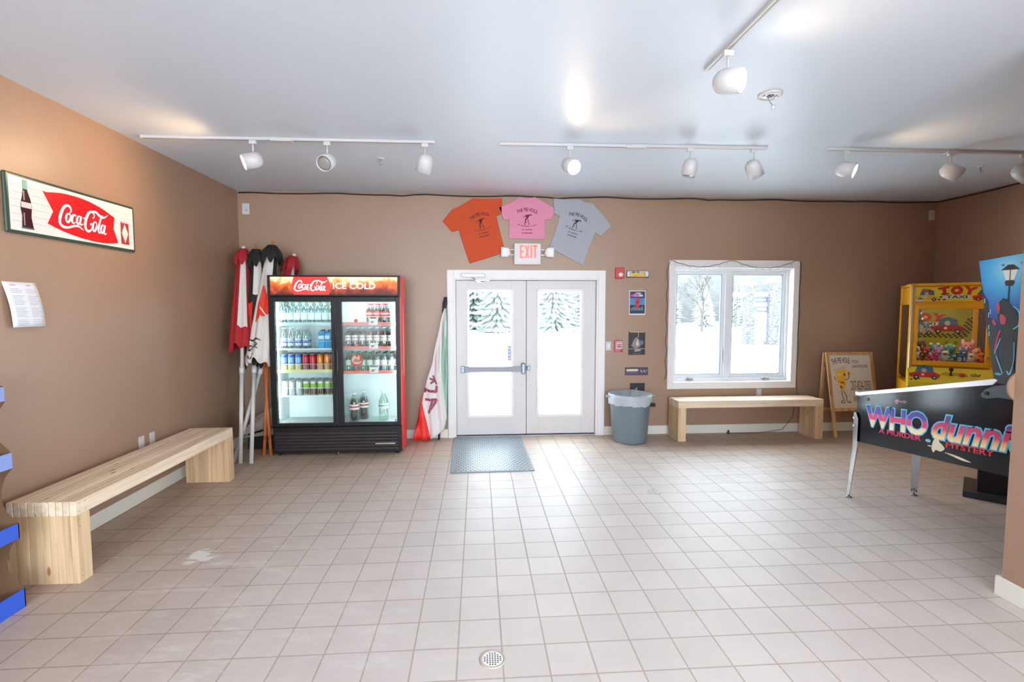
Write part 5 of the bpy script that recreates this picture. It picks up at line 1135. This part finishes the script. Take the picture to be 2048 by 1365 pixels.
# side art -------- u runs toward the rear (left to right as seen), v is height
NEON = P('4fb4dc', 0.3)
def grad(name, stops, z0, z1, slope=0.0):
    m = bpy.data.materials.new(name); m.use_nodes = True; nt = m.node_tree; b = nt.nodes['Principled BSDF']; N = nt.nodes.new; L = nt.links.new
    tc = N('ShaderNodeTexCoord'); sp = N('ShaderNodeSeparateXYZ'); L(tc.outputs['Object'], sp.inputs[0])
    ml = N('ShaderNodeMath'); ml.operation = 'MULTIPLY_ADD'; ml.inputs[1].default_value = slope; L(sp.outputs['Y'], ml.inputs[0]); L(sp.outputs['Z'], ml.inputs[2])
    mr = N('ShaderNodeMapRange'); mr.inputs[1].default_value = z0; mr.inputs[2].default_value = z1; L(ml.outputs[0], mr.inputs[0])
    r = N('ShaderNodeValToRGB'); r.color_ramp.elements[0].position = stops[0][0]; r.color_ramp.elements[0].color = s2l(stops[0][1]); r.color_ramp.elements[1].position = stops[-1][0]; r.color_ramp.elements[1].color = s2l(stops[-1][1])
    for p_, c_ in stops[1:-1]: q = r.color_ramp.elements.new(p_); q.color = s2l(c_)
    L(mr.outputs[0], r.inputs[0]); L(r.outputs[0], b.inputs['Base Color']); b.inputs['Roughness'].default_value = 0.3
    return m
GW = grad('title_print', [(0.0, 'f0e0b8'), (0.28, 'e8d0a0'), (0.36, 'e0206a'), (0.60, 'd81e66'), (0.68, '5a2aa0'), (1.0, '2a1a80')], 0.668, 0.828, 0.088)
GD = grad('title_print_low', [(0.0, 'f2d8a0'), (0.25, 'eea878'), (0.45, 'e02a58'), (0.75, 'b8205a'), (1.0, '4a1c70')], 0.665, 0.81, 0.088)
a = Art()
def L3(u, v, q): return (-0.0004-q, -u, v+u*0.088)
a.text('WHO', 0.118, 0.668, 0.67, 0.828, NEON, 1, 0.075); a.text('WHO', 0.118, 0.668, 0.67, 0.828, GW, 3, 0.035)
a.text('dunnit', 0.725, 0.665, 1.325, 0.83, NEON, 1, 0.07, 0.25); a.text('dunnit', 0.725, 0.665, 1.325, 0.83, GD, 3, 0.028, 0.25)
pr_ = P('c8205a', 0.4); rr_ = P('c81e34', 0.4)
a.text('A MURDER', 0.25, 0.622, 0.63, 0.66, pr_, 2, 0.03); a.text('MYSTERY', 0.83, 0.614, 1.15, 0.652, rr_, 2, 0.03)
a.stroke([(0.39, 0.885, 0.002), (0.40, 0.905, 0.006), (0.415, 0.895, 0.005), (0.405, 0.88, 0.003)], 0, P('d8a0b8'), 2, True); a.text('Bally', 0.40, 0.885, 0.50, 0.91, P('c890a8'), 2, 0, 0.3)
# chalk body outline figure and trail
cm_ = P('d8ccb4', 0.5)
a.poly(cr([(0.72, 0.59), (0.735, 0.65), (0.765, 0.665), (0.78, 0.64), (0.80, 0.625), (0.82, 0.60), (0.79, 0.575), (0.755, 0.58), (0.74, 0.56), (0.73, 0.565)], 4, True), cm_, 2)
a.poly(cr([(0.755, 0.665), (0.765, 0.685), (0.78, 0.68), (0.775, 0.66)], 4, True), cm_, 2); a.ell(0.69, 0.635, 0.022, 0.012, P('7ab0cc'), 2); a.stroke([(0.69, 0.60), (0.73, 0.60)], 0.004, cm_, 2)
a.poly(cr([(0.82, 0.575), (0.88, 0.572), (0.94, 0.563), (1.01, 0.545), (0.95, 0.545), (0.88, 0.56)], 4, True), cm_, 2)
a.build('side_artwork', cb_, L3)
w = MB().m(mat('bolt_red', '7a1c24', 0.3)); w.lathe([(0.014, 0), (0.010, 0.006)], (-0.001, -0.12, 0.895), 16, (-1, 0, 0)); w.build('button', cb_)
w = MB().m(mat('hinge_steel', '474d54', 0.4, 0.4)); w.prism([(-1.05, 1.10), (-1.075, 1.135), (-1.13, 1.165), (-1.25, 1.20), (-1.29, 1.17), (-1.28, 1.10), (-1.16, 1.095), (-1.09, 1.075), (-1.06, 1.08)], lambda u, v, q: (-q, u, v), 0.001, 0.008); hg = w.build('hinge_plate', pb, 0.003)
w = MB().m(M['black']); w.lathe([(0.014, 0), (0.012, 0.007)], (-0.008, -1.09, 1.112), 14, (-1, 0, 0)); w.build('hinge_bolt', hg)
# backbox
w = MB().m(mat('backbox_black', '15141a', 0.3)); bbx = [(-0.985, 1.965), (-1.125, 1.185), (-1.33, 1.185), (-1.36, 2.0)]
w.prism(bbx, lambda u, v, q: (q, u, v), -0.003, PW+0.003); bbo = w.build('backbox', pb, 0.003)
BG = bpy.data.materials.new('night_sky_print'); BG.use_nodes = True; nt = BG.node_tree; b = nt.nodes['Principled BSDF']; N = nt.nodes.new; L = nt.links.new
tc = N('ShaderNodeTexCoord'); ds = N('ShaderNodeVectorMath'); ds.operation = 'DISTANCE'; ds.inputs[1].default_value = (-0.003, -1.18, 1.90); L(tc.outputs['Object'], ds.inputs[0])
r = N('ShaderNodeValToRGB'); r.color_ramp.elements[0].position = 0.02; r.color_ramp.elements[0].color = s2l('8fd4f0'); r.color_ramp.elements[1].position = 0.62; r.color_ramp.elements[1].color = s2l('0c0c20')
for p_, c_ in ((0.12, '3aaae0'), (0.22, '1a6ec0'), (0.32, '143a8c')): q = r.color_ramp.elements.new(p_); q.color = s2l(c_)
L(ds.outputs['Value'], r.inputs[0]); L(r.outputs[0], b.inputs['Base Color']); b.inputs['Roughness'].default_value = 0.4
a = Art(); a.poly([(-bbx[0][0], 1.963), (-bbx[1][0], 1.19), (1.33, 1.19), (1.358, 1.996)], BG, 0)
K_ = P('0c0a12', 0.4); PK = P('b03a54', 0.4); CY = P('6ac4e8', 0.4)
# lamp post
a.rect(1.176, 1.60, 1.186, 1.80, P('10203a'), 2); a.poly([(1.16, 1.795), (1.202, 1.795), (1.212, 1.82), (1.20, 1.83), (1.162, 1.83), (1.152, 1.82)], K_, 3)
a.poly([(1.158, 1.83), (1.206, 1.83), (1.228, 1.895), (1.138, 1.895)], P('e4ecec'), 3); a.poly([(1.128, 1.893), (1.236, 1.893), (1.198, 1.925), (1.166, 1.925)], K_, 4); a.rect(1.18, 1.83, 1.185, 1.895, K_, 4)
# buildings
a.poly([(1.03, 1.75), (1.062, 1.70), (1.075, 1.60), (1.12, 1.56), (1.14, 1.45), (1.14, 1.20), (1.127, 1.19), (1.0, 1.85)], K_, 2)
for u, v in ((1.035, 1.69), (1.065, 1.60), (1.075, 1.62), (1.07, 1.52), (1.075, 1.48)): a.rect(u, v, u+0.006, v+0.03, CY, 3)
# coated figure leaning on the post
a.poly(cr([(1.12, 1.64), (1.135, 1.69), (1.17, 1.70), (1.215, 1.66), (1.245, 1.60), (1.25, 1.50), (1.235, 1.35), (1.24, 1.22), (1.15, 1.21), (1.16, 1.35), (1.14, 1.45), (1.135, 1.53)], 4, True), K_, 4)
a.poly([(1.125, 1.69), (1.15, 1.72), (1.19, 1.71), (1.18, 1.69)], K_, 5); a.poly(cr([(1.112, 1.675), (1.125, 1.69), (1.135, 1.66), (1.13, 1.62), (1.118, 1.64)], 4, True), PK, 5); a.poly(cr([(1.14, 1.62), (1.175, 1.60), (1.17, 1.56), (1.145, 1.565)], 4, True), P('b8405a'), 6); a.poly(cr([(1.092, 1.585), (1.11, 1.58), (1.12, 1.55), (1.10, 1.555)], 4, True), PK, 5)
a.stroke([(1.145, 1.52), (1.13, 1.46), (1.12, 1.38)], 0.005, P('c03a60'), 6); a.stroke([(1.15, 1.47), (1.135, 1.42), (1.12, 1.37)], 0.003, CY, 6); a.stroke([(1.13, 1.36), (1.155, 1.30), (1.175, 1.25)], 0.003, CY, 6)
a.stroke([(1.21, 1.67), (1.245, 1.64), (1.25, 1.56), (1.22, 1.53)], 0.003, CY, 6); a.ell(1.15, 1.245, 0.022, 0.008, P('5aa0b8'), 6); a.stroke([(1.20, 1.27), (1.215, 1.25), (1.23, 1.30)], 0.004, CY, 6); a.stroke([(1.23, 1.45), (1.235, 1.35), (1.225, 1.28)], 0.002, CY, 6)
a.build('backbox_artwork', bbo, lambda u, v, q: (-0.0033-q, -u, v))
for y, z in ((-1.135, 1.925), (-1.245, 1.93)): w = MB().m(M['dmetal']); w.lathe([(0.008, 0), (0.006, 0.004)], (-0.004, y, z), 10, (-1, 0, 0)); w.build('bolt', bbo)
w = MB().m(P('1a2a4a', 0.15)); w.prism([(-0.995, 1.93), (-1.105, 1.30), (-1.10, 1.30), (-0.99, 1.93)], lambda u, v, q: (q, u, v), 0.03, PW-0.03); w.build('backglass', bbo)
# dark stand behind the pinball machine
e = empty('black_stand', (4.62, 3.98, 0), 0.75, 'black pedestal with square base on the floor behind the pinball machine', 'stand')
w = MB().m(mat('stand_base', '2a3540', 0.4)); w.box(-0.26, 0.26, -0.26, 0.26, 0, 0.05); w.build('base_plate', e, 0.006)
w = MB().m(M['blackm']); w.box(-0.17, 0.17, -0.17, 0.17, 0.05, 0.62); w.build('column', e, 0.004)
w = MB().m(M['black']); w.box(-0.2, 0.2, -0.2, 0.2, 0.62, 0.66); w.build('top_plate', e, 0.004)

# ================================================================= SNACK DISPLAY (left edge)
e = empty('snack_display', (XL, 2.85, 0), 0, 'blue and brown cardboard snack display stand at the left edge', 'display stand')
CB = mat('cardboard', '6a4c34', 0.8, noise=0.08, nscale=14); BL = mat('display_blue', '2a55c4', 0.45); BLP = mat('display_pale_blue', '7f8fc8', 0.45)
edge = [(0.375, 0.0), (0.375, 0.106)]+cr([(0.375, 0.106), (0.31, 0.17), (0.295, 0.26), (0.32, 0.35), (0.365, 0.393)], 5)+[(0.365, 0.478)]+cr([(0.365, 0.478), (0.30, 0.55), (0.285, 0.64), (0.31, 0.73), (0.352, 0.785)], 5)+[(0.350, 0.875)]+cr([(0.350, 0.875), (0.285, 0.95), (0.27, 1.03), (0.30, 1.10), (0.335, 1.155)], 5)+[(0.333, 1.24)]
outl = [(0.02, 0.0)]+edge+[(0.02, 1.30)]
for y0 in (-0.006, -0.62):
    w = MB().m(CB); w.prism(outl, lambda u, v, q: (u, q, v), y0, y0+0.006); w.build('side_panel', e)
w = MB().m(CB); w.box(0.016, 0.022, -0.614, -0.006, 0, 1.4); w.build('back_panel', e)
for k, (z0, z1, x_, mm) in enumerate(((0.0, 0.106, 0.375, BL), (0.393, 0.478, 0.365, BL), (0.787, 0.873, 0.352, BLP), (1.158, 1.236, 0.335, BLP))):
    w = MB().m(CB); w.box(0.022, x_-0.006, -0.614, -0.006, z0+0.01, z0+0.016); sh = w.build('tray', e)
    w = MB().m(mm); w.box(x_-0.006, x_, -0.62, 0.0, z0, z1); w.build('tray_lip', sh)
PKC = [('c8d04a', 'yellow-green'), ('b89ac0', 'lilac'), ('4a7a50', 'green'), ('d0c8c0', 'cream')]
sp_names = ['on the tray above the lowest', 'on the third tray', 'on the top tray']
for k, (z0, x_) in enumerate(((0.393, 0.20), (1.158, 0.19))):
    for j in range(4):
        hx, cn = PKC[(j+k*2) % 4]
        w = MB().m(mat('foil_'+hx, hx, 0.3, 0.2, noise=0.5, nscale=30)); R = []
        for i in range(7):
            t = i/6; th_ = 0.03*math.sin(PI*t)+0.002; R.append([(math.cos(a_*PI/4)*th_*(1 if a_ % 2 == 0 else .9), math.sin(a_*PI/4)*0.062, t*0.17) for a_ in range(8)])
        w.rings(R, True); o = w.build('snack_bag', None, loc=(XL+x_, 2.85-0.10-j*0.14, z0+0.016)); tag(o, '%s foil snack bag %s of the display, %s from the bench' % (cn, ['on the second tray', 'on the top tray'][k], ['nearest', 'second', 'third', 'fourth'][j]), 'snack bag', 'snack bags in the cardboard display')

# ================================================================= OUTDOORS
w = MB().m(M['snow'])
rs = random.Random(11); gx = [-60+i*4 for i in range(36)]; gy = [YB+0.2, 8, 10, 13, 16, 18, 20, 22, 24, 27, 30, 34, 38, 44, 52, 62, 80, 110]
G_ = []
for y in gy:
    row = []
    for x in gx:
        z = -0.12+(0.0 if y < 18 else 0.12*math.sin(x*0.35+y*0.2)+0.10*rs.random())+(0.0 if y < 50 else (y-50)*0.06)
        row.append(w._v((x, y, z)))
    G_.append(row)
for j in range(len(gy)-1):
    for i in range(len(gx)-1): w._f([G_[j][i], G_[j][i+1], G_[j+1][i+1], G_[j+1][i]], True)
o = w.build('snow_ground'); struct(o)
w = MB().m(M['snow'])
R = []
for i in range(40):
    x = -12+i*1.4; hgt = 0.26+0.14*math.sin(i*1.3)+0.10*math.sin(i*0.47); R.append([(x, 23.5+0.4*math.sin(i), -0.2), (x, 24.2, -0.1+hgt*0.7), (x, 25, -0.1+hgt), (x, 26, -0.1+hgt*0.7), (x, 27, -0.2)])
w.rings(R, False); tag(w.build('snowbank'), 'long ploughed snowbank outside beyond the door and window', 'snowbank')
# conifers
def conifer(h, r, seed, tone):
    rd_ = random.Random(seed); lm = mat('needles_'+tone, tone, 0.9, noise=0.5, nscale=3); sm = M['snow']
    w = MB().m(mat('trunk_bark', '6a5e55', 0.9)); w.lathe([(0.16, 0), (0.05, h*0.95)], n=6); e_ = w.build('conifer')
    w = MB().m(lm); nl = 20
    for k in range(nl):
        z = h*(0.05+0.91*k/nl); rr = r*(1-k/nl)**0.8*rd_.uniform(0.8, 1.1)+0.15; nb = 17
        for b_ in range(nb):
            an = 2*PI*(b_+rd_.random()*0.7)/nb; dr0 = rr*rd_.uniform(0.75, 1.15); dz = -h*0.035*rd_.uniform(0.6, 1.4)
            c_, s_ = math.cos(an), math.sin(an); wd_ = dr0*0.11
            w.m(sm if rd_.random() < 0.15 else lm)
            p = [(0.05*c_, 0.05*s_, z+h*0.05), (dr0*0.6*c_-wd_*s_, dr0*0.6*s_+wd_*c_, z+dz*0.4), (dr0*c_, dr0*s_, z+dz), (dr0*0.6*c_+wd_*s_, dr0*0.6*s_-wd_*c_, z+dz*0.4), (dr0*0.5*c_, dr0*0.5*s_, z-h*0.03)]
            v_ = [w._v(q) for q in p]; w._f([v_[0], v_[1], v_[2]]); w._f([v_[0], v_[2], v_[3]]); w._f([v_[4], v_[2], v_[1]]); w._f([v_[4], v_[3], v_[2]]); w._f([v_[0], v_[4], v_[1]]); w._f([v_[0], v_[3], v_[4]])
    w.build('foliage', e_); return e_
protos = [conifer(8.5, 2.0, 1, '878e89'), conifer(7.2, 1.9, 2, '929893'), conifer(9.5, 2.05, 3, '808883')]
used = [False]*3; k = 0
side_n = ['far left', 'left', 'middle', 'right', 'far right']
for i in range(48):
    row, kx = i // 16, i % 16
    x = -17+kx*3.7+(0, 1.9, 0.7)[row]+rs.uniform(-0.25, 0.25); y = 35.0+row*4.6; t = i % 3
    if x > 12: y += 7.5
    lab = 'snow-dusted conifer in the dense forest edge seen through the glass'
    if not used[t]: o = protos[t]; used[t] = True
    else: o = dup(protos[t], (x, y, -0.12), rs.uniform(0, 6))
    o.location = (x, y, -0.12)
    s_ = rs.uniform(0.8, 0.95)*(0.66 if x > 16 else 1.0); o.scale = (s_, s_, s_); tag(o, lab, 'tree', 'conifers of the forest edge outside')
# wooded hill behind the trees
w = MB().m(mat('hill_woods', '444443', 0.95, noise=0.55, nscale=1.6)); R = []
for i in range(30):
    x = -40+i*5; hh = 9+2*math.sin(i*0.5)+(-3.0 if x > 18 else 0)+0.6*rs.random(); R.append([(x, 52, -1), (x, 56, hh*0.5), (x, 64, hh*0.9), (x, 80, hh)])
w.rings(R, False); struct(w.build('hillside'))
# bare tree
def bare_tree(x, y, h, label):
    rd_ = random.Random(4); bmat = mat('bark_pale', '45413f', 0.9); w = MB().m(bmat)
    def grow(p, d_, L_, r_, n_):
        q = p+d_*L_; w.tube([p, (p+q)/2+Vector((rd_.uniform(-.05, .05), rd_.uniform(-.05, .05), 0))*L_, q], [r_, r_*0.85, r_*0.65], 4)
        if n_ == 0: return
        for _ in range(3):
            nd = (d_+Vector((rd_.uniform(-.75, .75), rd_.uniform(-.75, .75), rd_.uniform(0.0, .5)))).normalized(); grow(q, nd, L_*rd_.uniform(0.6, 0.8), r_*0.6, n_-1)
    grow(Vector((0, 0, 0)), Vector((0, 0, 1)), h*0.28, 0.09, 5)
    tag(w.build('bare_tree', loc=(x, y, -0.1)), label, 'tree')
bare_tree(12.9, 27.8, 4.8, 'bare leafless tree outside the left half of the window')
# roadside sign on stone pillars with snow caps
def stone():
    m = bpy.data.materials.new('stone_pillar'); m.use_nodes = True; nt = m.node_tree; b = nt.nodes['Principled BSDF']; N = nt.nodes.new; L = nt.links.new
    tc = N('ShaderNodeTexCoord'); mp = N('ShaderNodeMapping'); mp.inputs['Scale'].default_value = (4, 4, 14); L(tc.outputs['Object'], mp.inputs[0])
    v = N('ShaderNodeTexVoronoi'); v.feature = 'DISTANCE_TO_EDGE'; v.inputs['Scale'].default_value = 1; L(mp.outputs[0], v.inputs['Vector'])
    r = N('ShaderNodeValToRGB'); r.color_ramp.elements[0].color = s2l('2e2e34'); r.color_ramp.elements[1].position = 0.12; r.color_ramp.elements[1].color = s2l('5c5c62'); L(v.outputs['Distance'], r.inputs[0]); L(r.outputs[0], b.inputs['Base Color']); b.inputs['Roughness'].default_value = 0.9
    return m
ST = stone()
e = empty('roadside_sign', (12.75, 23.0, -0.1), -0.12, 'snow-capped stone-pillared roadside sign outside the right half of the window', 'sign')
for x0, wdt, h_ in ((0.0, 0.40, 2.85), (1.05, 0.52, 2.95)):
    w = MB().m(ST); w.box(x0, x0+wdt, -0.25, 0.25, 0, h_); pl_ = w.build('stone_pillar', e, 0.02)
    w = MB().m(M['snow']); w.box(x0-0.08, x0+wdt+0.08, -0.33, 0.33, h_, h_+0.22); w.build('snow_cap', pl_, 0.08)
w = MB().m(mat('timber_beam', 'c9c4ba', 0.8)); w.box(-0.55, 1.95, -0.08, 0.08, 2.32, 2.44); w.m(M['snow']); w.box(-0.55, 1.95, -0.09, 0.09, 2.44, 2.52); w.build('cross_beam', e, 0.01)
for z0, z1, hx in ((2.06, 2.26, '3d4654'), (1.86, 2.03, 'dadada'), (1.62, 1.83, '3d4654'), (0.85, 1.58, 'e4e4e6'), (0.2, 0.82, 'e6e6ea')):
    w = MB().m(P(hx, 0.6)); w.box(0.42, 1.03, -0.03, 0.0, z0, z1); pn = w.build('sign_panel', e)
    a = Art()
    if hx == '3d4654' and z0 > 2: a.text('QUALITY INN', 0.45, z0+0.06, 1.0, z0+0.14, P('c8ccd4'), 1) if False else [a.rect(0.46+i*0.065, z0+0.06, 0.50+i*0.065, z0+0.14, P('9aa4b4'), 1) for i in range(8)]
    elif hx == 'dadada': [a.rect(0.46+i*0.065, z0+0.05, 0.49+i*0.065, z0+0.11, P('8a8c90'), 1) for i in range(8)]
    elif z0 > 1.6: a.rect(0.55, z0+0.04, 1.0, z1-0.04, P('dcdde0'), 1); a.text('OPEN', 0.64, z0+0.07, 0.92, z1-0.07, P('4a5260'), 2) if False else [a.rect(0.60+i*0.065, z0+0.08, 0.64+i*0.065, z1-0.08, P('7a808a'), 2) for i in range(6)]
    else: a.rect(0.42, z1-0.02, 1.03, z1, P('9a9ca2'), 1)
    a.build('panel_print', pn, lambda u, v, q: (u, -0.031-q, v), 0.004)
# picnic table under snow
e = empty('picnic_table', (10.5, 21.5, -0.45), 0.1, 'snow-covered picnic table outside the left half of the window', 'table')
TW = mat('grey_timber', '8f9492', 0.85)
w = MB().m(TW); w.box(-0.95, 0.95, -0.4, 0.4, 0.72, 0.76); w.build('table_top', e)
for y in (-0.75, 0.6): w = MB().m(TW); w.box(-0.95, 0.95, y, y+0.2, 0.42, 0.46); w.build('bench_plank', e)
for x in (-0.75, 0.75): w = MB().m(TW); w.prism([(-0.7, 0), (-0.6, 0), (-0.25, 0.72), (-0.35, 0.72)], lambda u, v, q: (x+q, u, v), 0, 0.06); w.prism([(0.7, 0), (0.6, 0), (0.25, 0.72), (0.35, 0.72)], lambda u, v, q: (x+q, u, v), 0, 0.06); w.box(x, x+0.06, -0.7, 0.75, 0.36, 0.42); w.build('trestle', e)
w = MB().m(M['snow']); w.box(-1.0, 1.0, -0.45, 0.45, 0.76, 1.06); w.build('snow_cap', e, 0.12)
# gate pillar and utility pole seen through the doors
e = empty('gate_pillar', (1.52, 17.5, -0.1), 0, 'white snow-capped pillar outside the left door pane', 'pillar')
w = MB().m(P('e2e4e8', 0.8)); w.box(-0.25, 0.25, -0.25, 0.25, 0, 1.25); w.build('pillar_body', e, 0.01)
w = MB().m(M['snow']); w.box(-0.36, 0.36, -0.36, 0.36, 1.25, 1.55); w.build('snow_cap', e, 0.1)
w = MB().m(mat('pole_pale', 'c8c6c4', 0.9)); w.lathe([(0.13, 0), (0.10, 9)], n=10); w.box(-0.9, 0.9, -0.06, 0.06, 7.9, 8.05); tag(w.build('utility_pole', loc=(1.9, 38.0, -0.1)), 'pale wooden utility pole outside the left door pane', 'pole')
w = MB().m(mat('wire_pale', 'd4d6d8', 0.7)); w.tube([(-30+i*4, 38, 4.35+0.3*math.cos(i*0.6)) for i in range(20)], 0.03, 5); w.tube([(-30+i*4, 38, 5.2+0.25*math.cos(i*0.6+.3)) for i in range(20)], 0.03, 5); tag(w.build('overhead_wires'), 'pale overhead wires crossing in front of the trees outside', 'wires')
# small dark notice on the outside of the left door pane
w = MB().m(P('8a8fa4', 0.5)); w.box(0.385, 0.432, YB+0.0662, YB+0.0676, 0.985, 1.175); o = w.build('hours_notice'); tag(o, 'small grey hours notice stuck on the left door glass', 'notice')
a = Art()
for i in range(4): a.rect(0.39, 1.0+i*0.043, 0.427, 1.03+i*0.043, P('b4b8c8'), 0)
a.build('notice_print', o, lambda u, v, q: (u, YB+0.0660-q, v))
